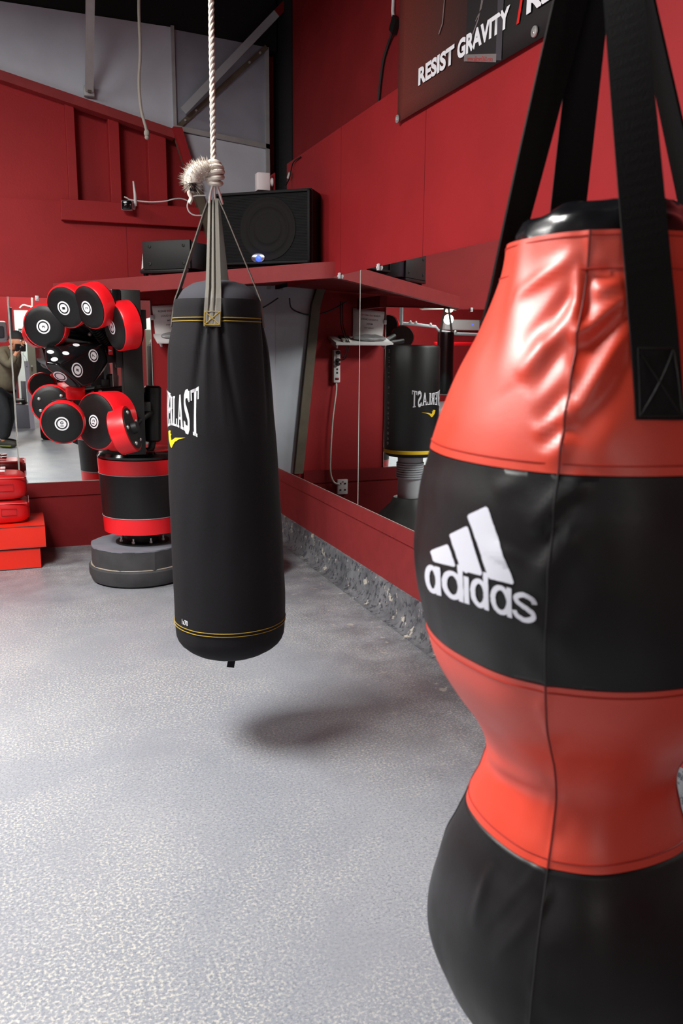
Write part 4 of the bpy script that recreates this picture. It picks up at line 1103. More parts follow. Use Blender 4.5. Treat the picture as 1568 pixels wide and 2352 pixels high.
bm = new(); lathe(bm, [(.185, .738), (.185, .746), (.0, .747)], 64, T_((bx0 + .01, MY, 0)), True, False); obj('top_disc', bm, LRED, bs)
# post
pc = at(306, 900, 4.58); zt_ = at(285, 667, 4.6).z
bm = new(); box(bm, (pc.x - .05, 4.54, .74), (pc.x + .05, 4.66, zt_), .004); obj('post', bm, MBLK, bs)
bm = new(); box(bm, (pc.x - .098, 4.53, 1.3), (pc.x - .051, 4.61, zt_), .004); obj('post_sleeve', bm, GBLK, bs)
q = at(265, 870, MY - .05); bm = new(); box(bm, (q.x - .012, MY - .05, q.z - .09), (q.x + .012, MY - .02, q.z + .09), .002); obj('chrome_rail', bm, GALV, bs)
def arm(name, pts, r, m=MBLK, spring=0.0):
    b = new(); P_ = spline(pts, 8); tube(b, P_, r, 14)
    o = obj(name, b, m, bs)
    if spring:
        L_ = sum((P_[k + 1] - P_[k]).length for k in range(len(P_) - 1)); turns = int(L_ / .011); pts_ = []
        n = turns * 12
        for k in range(n + 1):
            f = k / n * (len(P_) - 1); i = min(int(f), len(P_) - 2); c = P_[i].lerp(P_[i + 1], f - i); x, y, d = frame(P_[i + 1] - P_[i])
            ph = 2 * PI * turns * k / n; pts_.append(c + (x * math.cos(ph) + y * math.sin(ph)) * (r + spring))
        b = new(); tube(b, pts_, spring * 1.1, 6); obj('spring', b, MBLK, bs)
    return o
def pad(px, py, Y, yaw, pitch, rx, th, num, back=True, roll=90):
    """round strike pad; yaw/pitch turn its face away from the camera (left and down positive)"""
    c = at(px, py, Y); tc = (CAM - c); tc.normalize()
    n = Matrix.Rotation(-math.radians(yaw), 3, 'Z') @ tc
    side = n.cross(V((0, 0, 1))).normalized(); n = Matrix.Rotation(-math.radians(pitch), 3, side) @ n
    # side points to image left or right; keep image-right as x
    up = V((0, 0, 1)); x = up.cross(n).normalized(); y = n.cross(x)
    M = basis(c, x, y, n)
    b = new(); lathe(b, [(rx - .012, -th), (rx, -th + .008), (rx + .001, -th * .5), (rx, -.006), (rx - .004, -.001), (rx - .012, .0)], 64, M, True, False); o = obj('pad_rim', b, LRED, bs)
    b = new(); lathe(b, [(rx - .006, -.004), (rx - .008, .003), (rx - .02, .009), (rx * .7, .013), (0, .014)], 64, M, True, False); f_ = obj('pad_face', b, LBLK, bs)
    if num:
        b = new(); lathe(b, [(.034, 0), (.034, .0012), (0, .0012)], 40, M @ T_((0, 0, .0135)), True, False); tg = obj('target_mark', b, WHITE, f_)
        b = new(); ring2d(b, 0, 0, .024, .024, .006, 36); remap(b, lambda u, v_: M @ V((u, v_, .0153))); obj('target_ring', b, BLACK, tg, False)
        b = letters(num, .012 * len(num), .016, .01)
        ca, sa = math.cos(math.radians(roll)), math.sin(math.radians(roll)); w_ = .006 * len(num)
        remap(b, lambda u, v_: M @ V(((u - w_) * ca - (v_ - .008) * sa, (u - w_) * sa + (v_ - .008) * ca, .0153))); obj('number', b, BLACK, tg, False)
    if back:
        b = new(); lathe(b, [(rx - .008, -.003), (rx - .01, -.005), (0, -.005)], 48, M @ T_((0, 0, -th)) , True, False); obj('pad_back', b, MBLK, bs)
    return c, M, n
P3 = pad(102, 750, 4.50, 20, 6, .108, .07, '3')
P1 = pad(150, 706, 4.42, 36, 16, .107, .062, '1')
P2 = pad(204, 706, 4.32, 50, 14, .109, .078, '2')
P4 = pad(263, 751, 4.33, 66, 8, .120, .095, '4')
P10 = pad(143, 972, 4.34, 8, 12, .106, .06, '10')
P12 = pad(220, 968, 4.38, 48, 5, .146, .15, '12', roll=80)
P9 = pad(117, 929, 4.62, 8, 4, .102, .05, '')
# plate and screws on the turned-away pad
for u, v_ in ((-.05, -.03), (.055, .045), (-.055, .03)):
    b = new(); t = new(); sphere(t, (u, v_, .015), .009, 10, (1, 1, .6)); join(b, t, P9[1]); obj('screw', b, CHROME, bs)
# edge-on pad at lower right with its back plate, and its screws
c = at(303, 984, 4.28)
tcv = (CAM - c).normalized(); rightv = V((0, 0, 1)).cross(tcv).normalized()
ax_ = (rightv * .92 + tcv * .27 + V((0, 0, .26))).normalized(); x, y, d = frame(ax_)
Mb = basis(c, x, y, d)
b = new(); lathe(b, [(.05, -.085), (.106, -.085), (.115, -.078), (.117, -.01), (.115, .0), (.106, .002)], 56, Mb, True, True); obj('pad_rim', b, LRED, bs)
b = new(); lathe(b, [(.105, .001), (.103, .005), (0, .005)], 48, Mb, True, False); obj('pad_back', b, MBLK, bs)
for a in (.4, 1.7, 3.0, 4.3, 5.4):
    b = new(); t = new(); sphere(t, (.082 * math.cos(a), .082 * math.sin(a), .007), .011, 10, (1, 1, .7)); join(b, t, Mb); obj('screw', b, CHROME, bs)
b = new(); lathe(b, [(.032, .004), (.028, .03), (.018, .034)], 24, Mb @ T_((0, .0, 0)), True, True); obj('pad_boss', b, MBLK, bs)
arm('arm', [at(296, 988, 4.47), at(318, 966, 4.55), at(340, 950, 4.60), at(352, 946, 4.66)], .020)
# springs and arms behind the pads
arm('spring_arm', [at(205, 735, 4.58), at(240, 780, 4.66), at(262, 812, 4.74)], .024, MBLK, .0045)
arm('spring_arm', [at(238, 735, 4.58), at(258, 790, 4.66), at(272, 830, 4.76)], .016, MBLK, .0035)
arm('spring_arm', [at(158, 914, 4.58), at(192, 905, 4.62)], .012, MBLK, .0035)
arm('arm', [at(118, 922, 4.57), at(160, 914, 4.58)], .009)
arm('arm', [at(192, 905, 4.62), at(235, 898, 4.70), at(285, 893, 4.78)], .018)
arm('rubber_arm', [at(236, 822, 4.6), at(262, 819, 4.68), at(292, 817, 4.76)], .031, RUB)
arm('arm', [at(160, 745, 4.60), at(215, 768, 4.70), at(280, 780, 4.80)], .026)
arm('arm', [at(120, 762, 4.60), at(180, 772, 4.68), at(270, 790, 4.80)], .022)
arm('arm', [at(150, 972, 4.42), at(200, 950, 4.6), at(285, 930, 4.80)], .022)
arm('arm', [at(240, 965, 4.52), at(290, 955, 4.80)], .028)
b = new(); q = at(172, 903, 4.58); box(b, (q.x - .045, q.y - .03, q.z - .035), (q.x + .05, q.y + .03, q.z + .035), .012); obj('red_pad_block', b, LRED, bs)
b = new(); q = at(253, 806, 4.6); box(b, (q.x - .011, q.y - .004, q.z - .020), (q.x + .013, q.y + .004, q.z + .024), .002); rl = obj('red_label', b, LRED, bs)
b = new(); poly2d(b, [(-.008, -.004), (.009, .002), (-.008, .008)]); remap(b, lambda u, v_: V((q.x + u, q.y - .0045, q.z + v_))); obj('arrow', b, WHITE, rl, False)
# small upright bolster to the right
q0, q1 = at(350, 1014, 4.66), at(350, 886, 4.66)
b = new(); cyl(b, q0, q1, .047, bevel=.010, seg=32); bo = obj('bolster', b, LBLK, bs)
b = new(); box(b, (q1.x - .09, q1.y + .0, 1.0), (q1.x - .03, q1.y + .05, 1.06), .003); obj('bracket', b, MBLK, bs)
b = new(); box(b, (pc.x - .0, MY - .06, .95), (q1.x - .02, MY - .03, 1.0), .003); obj('bracket', b, MBLK, bs)
arm('arm', [V((q0.x, q0.y, q0.z - .0)), V((q0.x - .01, q0.y, .76)), V((q0.x - .03, q0.y, .745))], .02)
for px, py, Y in ((304, 722, 4.70), (319, 722, 4.72), (305, 745, 4.70), (321, 746, 4.72), (272, 809, 4.68), (284, 811, 4.70), (284, 835, 4.70), (213, 902, 4.58), (230, 899, 4.58), (316, 937, 4.62), (332, 933, 4.62), (206, 768, 4.62)):
    q = at(px, py, Y); b = new(); sphere(b, q, .010, 10, (1, .7, 1)); obj('bolt', b, CHROME, bs)
b = new(); q = at(312, 734, 4.62); box(b, (q.x - .05, q.y - .03, q.z - .05), (q.x + .05, q.y + .06, q.z + .05), .004); obj('clamp', b, MBLK, bs)
b = new(); q = at(278, 822, 4.62); box(b, (q.x - .03, q.y - .04, q.z - .05), (q.x + .05, q.y + .04, q.z + .05), .004); obj('clamp', b, MBLK, bs)
b = new(); q = at(322, 935, 4.62); box(b, (q.x - .05, q.y - .05, q.z - .02), (q.x + .05, q.y + .05, q.z + .03), .004); obj('clamp', b, MBLK, bs)
b = new(); q = at(305, 995, 4.6); box(b, (q.x - .035, q.y - .02, .745), (q.x + .035, q.y + .03, q.z + .1), .006); obj('upright', b, LBLK, bs)
# wedge-shaped torso with target marks
hp = [at(112, 786, 4.56), at(190, 784, 4.60), at(133, 838, 4.34), at(104, 836, 4.38), at(101, 800, 4.46), at(240, 786, 4.56), at(248, 832, 4.56), at(214, 882, 4.46), at(190, 892, 4.42), at(160, 889, 4.44), at(107, 846, 4.40),
      at(120, 800, 4.72), at(235, 800, 4.76), at(240, 850, 4.76), at(185, 880, 4.74), at(130, 845, 4.70)]
b = new(); [b.verts.new(p) for p in hp]; bmesh.ops.convex_hull(b, input=b.verts[:])
for v in [v for v in b.verts if not v.link_faces]: b.verts.remove(v)
bmesh.ops.dissolve_limit(b, angle_limit=math.radians(14), verts=b.verts[:], edges=b.edges[:])
bmesh.ops.bevel(b, geom=b.edges[:], offset=.016, segments=4, affect='EDGES', profile=.6, clamp_overlap=True)
bmesh.ops.recalc_face_normals(b, faces=b.faces)
bvh = BVHTree.FromBMesh(b)
to = obj('torso_block', b, GBLK, bs)
def on_torso(px, py, r, ring=None, num=None):
    h, n, i_, d_ = bvh.ray_cast(CAM, ray(px, py))
    if h is None: return
    up = V((0, 0, 1)); x = up.cross(n).normalized(); y = n.cross(x); M = basis(h + n * .0012, x, y, n)
    b = new(); lathe(b, [(r, 0), (r, .0008), (0, .0008)], 36, M, True, False); o = obj('target_mark' if ring else 'dot_mark', b, WHITE, to)
    if ring:
        b = new(); ring2d(b, 0, 0, r * .72, r * .72, r * .18, 36); obj('target_ring', remap(b, lambda u, v_: M @ V((u, v_, .0014))), BLACK, o, False)
        if num: 
            b = letters(num, .013, .018, .01); obj('number', remap(b, lambda u, v_: M @ V(((u - .0065) * .2 - (v_ - .009) * .98, (u - .0065) * .98 + (v_ - .009) * .2, .0014))), BLACK, o, False)
for px, py in ((120, 789), (175, 793), (116, 809), (151, 812), (125, 826)): on_torso(px, py, .0165)
on_torso(214, 817, .032, True, '7'); on_torso(177, 850, .036, True, '8'); on_torso(138, 864, .034, True)

# ================================================================== STACK OF RED PADS
def block(name, x0, x1, y0, y1, z0, z1, m, label, cat, grp, bev=.006):
    e = thing(name, label, cat, ((x0 + x1) / 2, (y0 + y1) / 2, z0), grp)
    b = new(); t = new(); bmesh.ops.create_cube(t, size=1); bmesh.ops.subdivide_edges(t, edges=t.edges[:], cuts=14, use_grid_fill=True)
    for v in t.verts:
        p = v.co.copy(); q = V((x0 + (p.x + .5) * (x1 - x0), y0 + (p.y + .5) * (y1 - y0), z0 + (p.z + .5) * (z1 - z0)))
        edge = sum(1 for c in p if abs(abs(c) - .5) < 1e-4)
        if edge == 1: q += V((p.x * 0, 0, 0)) + V((1 if abs(p.x) > .499 else 0, 1 if abs(p.y) > .499 else 0, 0)) * (.004 * noise.noise(q * 9))
        v.co = q
    join(b, t); bmesh.ops.recalc_face_normals(b, faces=b.faces); o = obj('cover', b, m, e, ang=50)
    s = new()
    for z in (z0 + .002, z1 - .002): tube(s, [V(p) for p in ((x0, y0, z), (x1, y0, z), (x1, y1, z), (x0, y1, z))], .003, 6, closed=True)
    obj('piping', s, PADD, e)
    return e
GP = 'red pads in the stack by the back wall'
block('foam_block', -.80, .042, 5.19, 5.66, 0.002, .125, PADR, 'bright red foam block at the bottom of the pad stack', 'pad', GP)
block('foam_block', -.76, .076, 5.18, 5.60, .128, .262, PADR, 'bright red foam block second from the bottom of the stack', 'pad', GP)
def shield(x0, x1, y0, y1, z0, z1, label):
    e = thing('kick_shield', label, 'pad', ((x0 + x1) / 2, (y0 + y1) / 2, z0), GP)
    c = V(((x0 + x1) / 2, (y0 + y1) / 2, (z0 + z1) / 2)); h = V((x1 - x0, y1 - y0, z1 - z0)) / 2
    b = new(); t = new(); bmesh.ops.create_cube(t, size=2); bmesh.ops.subdivide_edges(t, edges=t.edges[:], cuts=18, use_grid_fill=True)
    for v in t.verts:
        p = v.co; n = 7.0; k = (abs(p.x) ** n + abs(p.y) ** n + abs(p.z) ** 4.0) ** (1 / n); q = V((p.x / k, p.y / k, p.z / k))
        q = V((c.x + q.x * h.x, c.y + q.y * h.y, min(z1, max(z0, c.z + q.z * h.z)))); q += V((0, 1, .4)) * .004 * noise.noise(q * 14) * (1 if z0 + .01 < q.z < z1 - .005 else 0); v.co = q
    join(b, t); obj('cover', b, PADR2, e, ang=80)
    s = new(); zz_ = z1 - .02
    tube(s, [V(p) for p in ((x0 + .02, y0 + .006, zz_), (x1 - .015, y0 + .006, zz_), (x1 - .006, y0 + .02, zz_), (x1 - .006, y1 - .02, zz_))], .004, 6); obj('piping', s, PADR2, e)
    s = new(); zc2 = (z0 + z1) / 2; tube(s, [V(p) for p in ((x1 - .16, y0 - .001, zc2 - .02), (x1 - .075, y0 - .001, zc2 - .02), (x1 - .075, y0 - .001, zc2 + .02), (x1 - .16, y0 - .001, zc2 + .02))], .0014, 5, closed=True); obj('stitched_patch', s, PADD, e)
    return e
shield(-.78, .0, 5.26, 5.56, .264, .405, 'deep red kick shield third up in the pad stack, under the buckled one')
e = shield(-.80, -.008, 5.25, 5.56, .406, .560, 'deep red kick shield on top of the stack with straps and white buckles')
for k, yy in enumerate((5.32, 5.46)):
    st = obj('strap', ribbon(new(), spline([V((-.5, yy, .55)), V((-.3, yy, .570)), V((-.18, yy, .574)), V((-.13, yy, .568))], 4), [V((0, 1, 0))] * 13, .035, .006), PADR2, e)
    b = new(); box(b, (-.20, yy - .025, .576), (-.165, yy + .025, .586), .003); box(b, (-.155, yy - .02, .572), (-.125, yy + .02, .582), .003); obj('buckle', b, PLASW, st)

# ================================================================== FREESTANDING BAG (behind the hanging bag, seen in the right mirror)
FX, FY = 1.10, 4.67
fb = thing('freestanding_bag', 'black freestanding punch bag on a grey collar and round base, seen in the right mirror', 'punching bag', (FX, FY, 0))
b = new(); lathe(b, [(.235, 0), (.252, .02), (.254, .15), (.245, .21), (.222, .25), (.19, .29), (.18, .305), (.12, .36), (.10, .40)], 64, T_((FX, FY, 0))); obj('base', b, RUB, fb).data.materials[0] = MBLK
b = new(); lathe(b, [(.075, .38), (.075, .52)], 40, T_((FX, FY, 0))); obj('collar', b, PIPE, fb)
b = new(); pr = [(.080, .52)]
for k in range(7): pr += [(.086, .522 + k * .0145), (.086, .530 + k * .0145), (.078, .533 + k * .0145)]
lathe(b, pr + [(.078, .70)], 40, T_((FX, FY, 0))); obj('spring_collar', b, PIPE, fb)
b = new(); FR = .165; lathe(b, [(.14, .66), (FR - .006, .672), (FR, .69), (FR + .003, 1.0), (FR, 1.31), (FR - .006, 1.325), (FR - .03, 1.33), (0, 1.32)], 64, T_((FX, FY, 0)), True, False); obj('bag_cover', b, LBLK, fb)
b = new(); lathe(b, [(FR + .001, .682), (FR + .003, .684), (FR + .003, .702), (FR + .001, .704)], 64, T_((FX, FY, 0)), False, False); obj('yellow_band', b, YEL, fb)
fc = (V((2 * XR, 0)) - V((FX, FY))).normalized()                 # towards the camera's image in the right mirror
fside = V((-fc.y, fc.x))
def fsurf(th, z, off=0.0):
    d = fc * math.cos(th) + fside * math.sin(th); return V((FX, FY, z)) + V((d.x, d.y, 0)) * (FR + .0032 + off)
def fmap(bm, f): return remap(bm, f)
obj('lettering', everlast(fsurf, math.radians(-43), math.radians(43), 1.015, .068, .105), WHITE, fb, False)
obj('emblem', emblem(fsurf, math.radians(-58), .945, .040, .105), YEL, fb, False)
s_ = 'GREATNESS IS WITHIN'; z = .735
for ch_ in s_:
    if ch_ != ' ':
        b = letters(ch_, .017 if ch_ != 'I' else .005, .018, .03)
        obj('slogan_letter', remap(b, lambda u, v_, z=z: fsurf(math.radians(56) - (v_ - .007) / FR, z + u, .001)), WHITE, fb, False)
    z += .0305
b = letters('MMA', .05, .018, .02, .008); obj('printed_mark', remap(b, lambda u, v_: fsurf(math.radians(-58) + u / FR, .715 + v_, .001)), YEL, fb, False) if False else None

# ================================================================== REAR OF THE ROOM, SEEN ONLY IN THE MIRRORS
struct('trim_18', box(new(), (-.07, YF, 0), (1.66, YF + .03, 2.06)), MINT)
d_ = box(new(), (.15, YF + .03, .12), (1.0, YF + .06, 1.70)); do = struct('door_1', d_, OLIVE)
obj('door_handle', cyl(new(), (.22, YF + .06, .9), (.22, YF + .12, .9), .02), CHROME, do)
struct('trim_19', box(new(), (-.05, YF + .03, 0), (1.6, YF + .05, .14)), mat('green_striped_skirting', (98, 150, 66), .6, var=.5, vscale=6))
e = thing('restroom_sign', 'small black restroom sign on the pale wall beside the olive door', 'sign', (.045, YF + .04, 1.54))
obj('plate', box(new(), (0, YF + .03, 1.555), (.09, YF + .037, 1.68)), BLACK, e)
b = new()
for dx in (.025, .062):
    disc2d(b, dx, .095, .009, .009); poly2d(b, [(dx - .014, .03), (dx + .014, .03), (dx + .008, .083), (dx - .008, .083)])
obj('figures', remap(b, lambda u, v_: V((.09 - u, YF + .038, 1.555 + v_))), WHITE, e, False)
obj('lower_plate', box(new(), (0.005, YF + .03, 1.528), (.085, YF + .036, 1.548)), BLACK, e)
# machines behind the person
e = thing('cable_machine', 'grey cable weight machine behind the person, seen in the back mirror', 'exercise machine', (-.1, -3.4, 0))
obj('base_box', box(new(), (-.20, -3.55, 0), (.085, -3.15, .38), .01), GREYM, e)
obj('tower', box(new(), (-.02, -3.6, .38), (.06, -3.45, .75), .008), GREYM, e)
obj('upright', ribbon(new(), [V((.12, -3.0, 0.0)), V((.085, -3.0, 1.08))], [V((1, 0, 0))] * 2, .07, .05), LILAC, e)
obj('seat', box(new(), (-.12, -3.4, .42), (.03, -3.1, .47), .015), BLACK, e)
e = thing('treadmill', 'white and grey exercise machine at the far left of the back mirror', 'exercise machine', (-.6, -5.5, 0))
obj('console', box(new(), (-.75, -5.1, 1.38), (-.19, -4.9, 1.75), .05), MINTG, e)
obj('screen', box(new(), (-.62, -4.905, 1.45), (-.24, -4.885, 1.66), .03), GREYM, e)
obj('column', box(new(), (-.55, -5.1, .1), (-.35, -4.95, 1.4), .02), MINTG, e)
obj('deck', box(new(), (-.75, -5.9, 0), (-.22, -4.6, .14), .02), BLACK, e)
obj('column', box(new(), (-.16, -5.2, .0), (-.09, -5.1, 2.0), .01), GREYM, e)
# dark hanging bag beside the camera position, seen in the back mirror
hx, hy = .335, -1.25
e = thing('standing_bag', 'black bag standing on the floor, seen left of the pads in the back mirror', 'punching bag', (hx, hy, 0))
b = new(); lathe(b, [(.05, .0), (.10, .006), (.125, .03), (.132, .1), (.132, 1.42), (.125, 1.46), (.10, 1.48), (0, 1.485)], 48, T_((hx, hy, 0)), True, False); obj('body', b, CANVAS, e)
def bsurf(th, z, off=0.0): return V((hx + .133 * math.sin(th), hy + .133 * math.cos(th), z))
obj('lettering', everlast(lambda th, z, off=0: bsurf(-th, z), math.radians(62), math.radians(46), .40, .05, .08), WHITE, e, False)
q = [V((.29, -6.9, CEIL)), V((.29, -6.9, 2.18)), V((.24, -6.9, 2.10)), V((.12, -6.9, 2.12)), V((.05, -6.9, 2.06))]
tag(obj('white_cord', tube(new(), spline(q, 8), .016), ROPEW), 'white cord hanging over the pale partition, seen in the back mirror', 'cord')
# far left part of the room: rig of grey pipe, bag, fan, air conditioner
e = thing('pipe_rig', 'grey pipe rig at the far end of the room with small knobs', 'rig', (-4.5, -4.3, 0))
obj('crossbar', tube(new(), [V((-3.9, -5, 1.855)), V((-4.41, -5, 1.84)), V((-5.03, -5, 1.79)), V((-5.12, -5, 1.70)), V((-5.52, -5, 1.65)), V((-6.4, -5, 1.63))], .03), PIPE, e)
for xx in (-4.22, -6.4): obj('post', tube(new(), [V((xx, -5, 0)), V((xx, -5, 2.6))], .04), PIPE, e)
for xx, zz in ((-4.42, 1.875), (-4.55, 1.865), (-4.9, 1.835), (-5.5, 1.69)): obj('knob', sphere(new(), (xx, -4.98, zz), .032, 10), CHROME, e)
hx2, hy2 = -4.76, -4.0
e = thing('heavy_bag', 'shiny black bag hung on white straps at the far end, seen in the right mirror', 'punching bag', (hx2, hy2, .4), 'hanging bags at the back of the room')
b = new(); lathe(b, [(.05, .40), (.15, .42), (.17, .47), (.172, .9), (.165, 1.3), (.17, 1.6), (.165, 1.66), (.0, 1.67)], 40, T_((hx2, hy2, 0)), True, False)
for v in b.verts: v.co.x += .01 * noise.noise(v.co * 6)
obj('body', b, VBLK2, e)
for a in (.3, 3.4): obj('strap', ribbon(new(), [V((hx2 + .16 * math.cos(a), hy2 + .16 * math.sin(a), 1.64)), V((hx2 + .05 * math.cos(a), hy2, 2.1)), V((hx2 + .03, hy2, CEIL))], [V((1, 0, 0))] * 3, .05, .004), WEB, e)
e = thing('air_conditioner', 'white wall air conditioner on the far red wall, seen in the right mirror', 'air conditioner', (-7.15, YF, 1.85))
obj('casing', box(new(), (-7.7, YF, 1.80), (-6.7, YF + .22, 2.06), .03), PLASW, e)
obj('indicator', box(new(), (-7.5, YF + .215, 1.93), (-7.47, YF + .222, 1.95)), BLUE, e)
e = thing('ceiling_fan', 'ceiling fan with long pale blades and a lit lamp, seen in the right mirror', 'fan', (-4.95, -4.3, 2.1))
fx, fy, fz = -5.07, -4.5, 2.13
obj('rod', cyl(new(), (fx, fy, fz + .05), (fx, fy, CEIL), .015), PIPE, e)
obj('motor', lathe(new(), [(.05, 0), (.11, .02), (.12, .07), (.07, .10)], 32, T_((fx, fy, fz - .02))), PLASC, e)
for k in range(5):
    a = 2 * PI * k / 5 + .3; d = V((math.cos(a), math.sin(a), 0)); s_ = V((-d.y, d.x, 0.15))
    obj('blade', ribbon(new(), [V((fx, fy, fz + .02)) + d * .1, V((fx, fy, fz + .02)) + d * .35, V((fx, fy, fz + .015)) + d * .66], [s_] * 3, [.07, .13, .13], .006), PLASC, e)
obj('lamp_bowl', lathe(new(), [(.02, -.06), (.06, -.05), (.085, -.025), (.085, -.02)], 32, T_((fx, fy, fz))), LAMPG, e)
ld = bpy.data.lights.new('fan_lamp', 'POINT'); ld.energy = 12; ld.shadow_soft_size = .1; lo = bpy.data.objects.new('fan_lamp', ld); COL.objects.link(lo); lo.location = (fx, fy, fz - .2)
e = tag(obj('bench', box(new(), (-6.6, -6.0, 1.40), (-5.5, -5.9, 1.48), .01), LRED), 'red padded bar fixed at the far end beside the shiny bag', 'bar')
tag(obj('pillar', box(new(), (-4.9, -7.9, 0), (-4.6, -7.6, 1.1), .01), MINT), 'pale pillar base at the far end, seen low in the right mirror', 'pillar')

# ================================================================== PHOTOGRAPHER (stands behind the lens, seen in the back mirror)
ph = thing('person', 'person in a black cap and olive jacket aiming a camera, seen in the back mirror', 'person', (-.2, -.42, 0))
fwd = V((.82, .57, 0)).normalized(); lft = V((-fwd.y, fwd.x, 0))
hip = V((-.25, -.42, .80))
def skin(name, verts, edges, radii, m, parent, sub=2, root=0):
    me = bpy.data.meshes.new(name); me.from_pydata([tuple(v) for v in verts], edges, []); me.materials.append(m)
    o = bpy.data.objects.new(name, me); COL.objects.link(o); o.parent = parent
    if parent.type == 'EMPTY': o.matrix_parent_inverse = Matrix.Translation(parent.location).inverted()
    md = o.modifiers.new('skin', 'SKIN'); md.use_smooth_shade = True
    for k, r in enumerate(radii):
        sv = me.skin_vertices[0].data[k]; sv.radius = (r, r) if not isinstance(r, tuple) else r; sv.use_root = (k == root)
    s = o.modifiers.new('subdivision', 'SUBSURF'); s.levels = sub; s.render_levels = sub
    return o
chest = hip + V((0, 0, .34)) + fwd * .10
neck = chest + V((0, 0, .15)) + fwd * .09
head = V((-.035, -.25, 1.375))
shL = chest + lft * .17 + V((0, 0, .08)) + fwd * .02; shR = chest - lft * .17 + V((0, 0, .08)) + fwd * .02
camc = V((.012, -.085, 1.29))                                      # the camera body behind the lens
wrL = camc + V((-.05, .0, -.05)); wrR = camc + V((-.02, -.10, -.01))
elL = V((-.13, -.08, 1.06)); elR = V((-.06, -.40, 1.05))
kL = hip + lft * .10 + fwd * .10 + V((0, 0, -.38)); kR = hip - lft * .10 + fwd * .02 + V((0, 0, -.38))
fL = kL - fwd * .06 + V((0, 0, -.355)); fR = kR - fwd * .10 + V((0, 0, -.355))
fL.z = fR.z = .07
# one continuous body
vb = [hip, chest, neck, head + V((0, 0, -.06)), head + V((0, 0, .01)), shL, elL, wrL, shR, elR, wrR, hip + lft * .09 - V((0, 0, .05)), kL, fL, hip - lft * .09 - V((0, 0, .05)), kR, fR]
eb = [(0, 1), (1, 2), (2, 3), (3, 4), (1, 5), (5, 6), (6, 7), (1, 8), (8, 9), (9, 10), (0, 11), (11, 12), (12, 13), (0, 14), (14, 15), (15, 16)]
rb_ = [.10, .11, .05, .055, .06, .05, .038, .024, .05, .038, .024, .075, .052, .036, .075, .052, .036]
# fingers rooted in the hands, curled round the camera
def finger(base, dirs):
    global vb, eb, rb_
    i = len(vb); prev = base; p = vb[base]
    for d_, r in dirs:
        p = p + d_; vb.append(p); rb_.append(r); eb.append((prev, i)); prev = i; i += 1
for base, up in ((7, V((0, .035, .012))), (10, V((.035, .02, .012)))):
    palm = vb[base] + (camc - vb[base]).normalized() * .045
    vb.append(palm); rb_.append(.024); eb.append((base, len(vb) - 1)); pi_ = len(vb) - 1
    to_ = (camc - palm); to_ = to_.normalized() if to_.length > .001 else fwd
    for k in range(4):
        sd_ = V((0, 0, .02 * (k - 1.5))); ln = (.026, .03, .029, .023)[k]
        finger(pi_, [(to_ * .018 + sd_ * .8, .0095), (to_ * ln + up * .4, .0088), (to_ * ln * .3 + up * .7, .008)])
    finger(pi_, [(V((0, 0, .026)) - up * .2, .0105), (V((0, 0, .02)) + to_ * .02, .009)])
body_o = skin('body', vb, eb, rb_, SKIN, ph)
# head with face
hx_ = basis(head, -lft, V((0, 0, 1)), -fwd)   # x right of the face, y up, z back
Fd = fwd; 
b = new(); t = new(); bmesh.ops.create_uvsphere(t, u_segments=32, v_segments=24, radius=1)
for v in t.verts:
    p = v.co; fx_, fy_, fz_ = p.x, p.y, p.z                  # local: x forward, y left, z up
    jaw = 1 - .22 * max(0, -fz_) ** 1.5
    q = head + Fd * (fx_ * .098 * (1.0 if fx_ < 0 else (1.02 - .08 * max(0, fz_)))) + lft * (fy_ * .076 * jaw) + V((0, 0, fz_ * .118)) + Fd * (.018 * max(0, -fz_))
    v.co = q
join(b, t)
sphere(b, head + Fd * .106 + V((0, 0, -.018)), .016, 12, (1.1, .9, 1.5)); sphere(b, head + Fd * .112 + V((0, 0, -.034)), .014, 12)          # nose
for s in (-1, 1): sphere(b, head + lft * s * .078 - Fd * .005 + V((0, 0, -.01)), .018, 12, (1, .5, 1.6))                                 # ears
for zz_ in (-.066, -.076): sphere(b, head + Fd * .104 + V((0, 0, zz_)), .010, 10, (.9, 2.2, .6))                                          # lips
hd = obj('head', b, SKIN, body_o)
for s in (-1, 1):
    b = new(); sphere(b, head + Fd * .089 + lft * s * .033 + V((0, 0, .006)), .010, 10); obj('eye', b, PLASW, hd)
    b = new(); sphere(b, head + Fd * .091 + lft * s * .033 + V((0, 0, .026)), .012, 10, (.7, 1.8, .5)); obj('eyebrow', b, HAIR, hd)
b = new(); t = new(); bmesh.ops.create_uvsphere(t, u_segments=28, v_segments=16, radius=1)
for v in [v for v in t.verts if v.co.z > -.32 or v.co.x < .1]: t.verts.remove(v)
for v in t.verts:
    p = v.co; v.co = head + Fd * (p.x * .104 + .016) + lft * (p.y * .078) + V((0, 0, p.z * .122))
join(b, t); obj('beard', b, HAIR, hd)
b = new(); t = new(); bmesh.ops.create_uvsphere(t, u_segments=32, v_segments=20, radius=1)
for v in [v for v in t.verts if v.co.z < .12]: t.verts.remove(v)
for v in t.verts:
    p = v.co; v.co = head + Fd * p.x * .108 + lft * p.y * .087 + V((0, 0, p.z * .122 + .012))
join(b, t)
grid(b, lambda i, j: head - Fd * (.095 + .05 * j / 3) + lft * (i - 4) / 4 * .06 + V((0, 0, .03 - .012 * j / 3 - .012 * ((i - 4) / 4) ** 2)), 9, 4)
obj('cap', b, CAPM, ph)
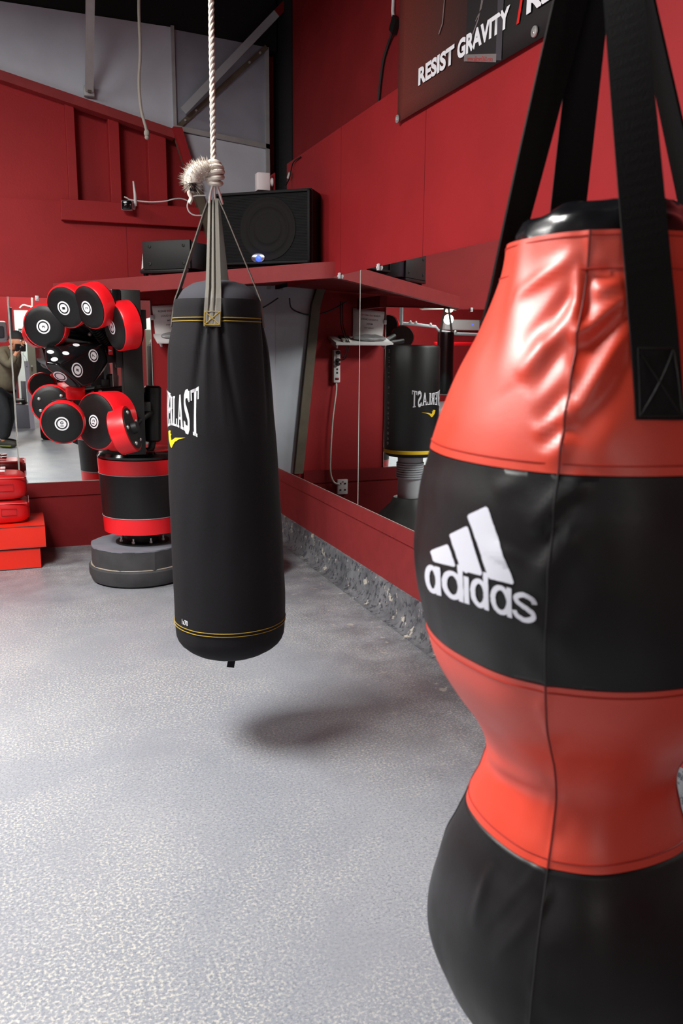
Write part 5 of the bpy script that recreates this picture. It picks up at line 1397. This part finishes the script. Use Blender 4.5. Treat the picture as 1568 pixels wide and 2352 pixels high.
# clothes
mid = hip.lerp(chest, .55)
skin('jacket', [hip + V((0, 0, -.12)), mid, chest + V((0, 0, .02)), neck - V((0, 0, .02)), shL, shL.lerp(elL, .5), elL, elL.lerp(wrL, .78), shR, shR.lerp(elR, .5), elR, elR.lerp(wrR, .78)],
     [(0, 1), (1, 2), (2, 3), (2, 4), (4, 5), (5, 6), (6, 7), (2, 8), (8, 9), (9, 10), (10, 11)], [.178, .172, .158, .075, .085, .072, .062, .045, .085, .072, .062, .045], JACK, ph)
skin('trousers', [hip + V((0, 0, .05)), hip + lft * .09 - V((0, 0, .10)), kL, fL + V((0, 0, .03)), hip - lft * .09 - V((0, 0, .10)), kR, fR + V((0, 0, .03))], [(0, 1), (1, 2), (2, 3), (0, 4), (4, 5), (5, 6)], [.165, .115, .08, .062, .115, .08, .062], JEAN, ph)
for f_ in (fL, fR):
    b = new(); t = new(); bmesh.ops.create_uvsphere(t, u_segments=20, v_segments=12, radius=1)
    for v in t.verts:
        p = v.co; z_ = max(-.9, p.z); v.co = V((f_.x, f_.y, .052)) + Fd * (p.x * .145 + .055) + lft * p.y * .05 + V((0, 0, z_ * .055))
    join(b, t); so = obj('shoe', b, SHOE, ph)
    b = new(); box(b, (-.05, -.052, .03), (.12, .052, .04), .003, basis(V((f_.x, f_.y, 0)) + Fd * .02, Fd, lft, V((0, 0, 1)))); obj('shoe_trim', b, SHOEY, so)
b = new(); tube(b, [wrR + V((.03 * math.cos(2 * PI * k / 20), .03 * math.sin(2 * PI * k / 20), -.0)) for k in range(20)], .008, 8, closed=True); obj('wristband', b, LRED, ph)
ca = thing('handheld_camera', 'black camera held up by the person in the cap', 'camera', camc)
vd = V((.357, .934, -.19)).normalized(); x, y, d = frame(vd)
obj('camera_body', box(new(), (-.065, -.048, -.035), (.065, .045, .015), .01, basis(camc, x, y, d)), BLACK, ca)
obj('lens', cyl(new(), camc + vd * .01, camc + vd * .055, .032, bevel=.004), BLACK, ca)
st = spline([camc + x * .06, camc + V((.05, -.02, -.12)), camc + V((.06, -.02, -.24)), camc + V((.02, -.05, -.12)), camc - x * .06], 6)
obj('neck_strap', ribbon(new(), st, [V((0, 1, 0))] * len(st), .02, .003), BLACK, ca)

# ------------------------------------------------------------------ unseen panel fittings over the lamps, the added fill lamps included
for k, (x, y, z, sx, sy, wt) in enumerate(LAMPS):
    e = thing('ceiling_or_fill_light', 'unseen flat panel light over an inferred or added fill lamp', 'light', (x, y, z + .02), 'panel ceiling lights')
    obj('housing', box(new(), (x - sx / 2 - .02, y - sy / 2 - .02, z + .012), (x + sx / 2 + .02, y + sy / 2 + .02, z + .06), .004), PLASW, e)
    obj('hanger', tube(new(), [V((x, y, z + .06)), V((x, y, CEIL))], .006), PIPE, e)
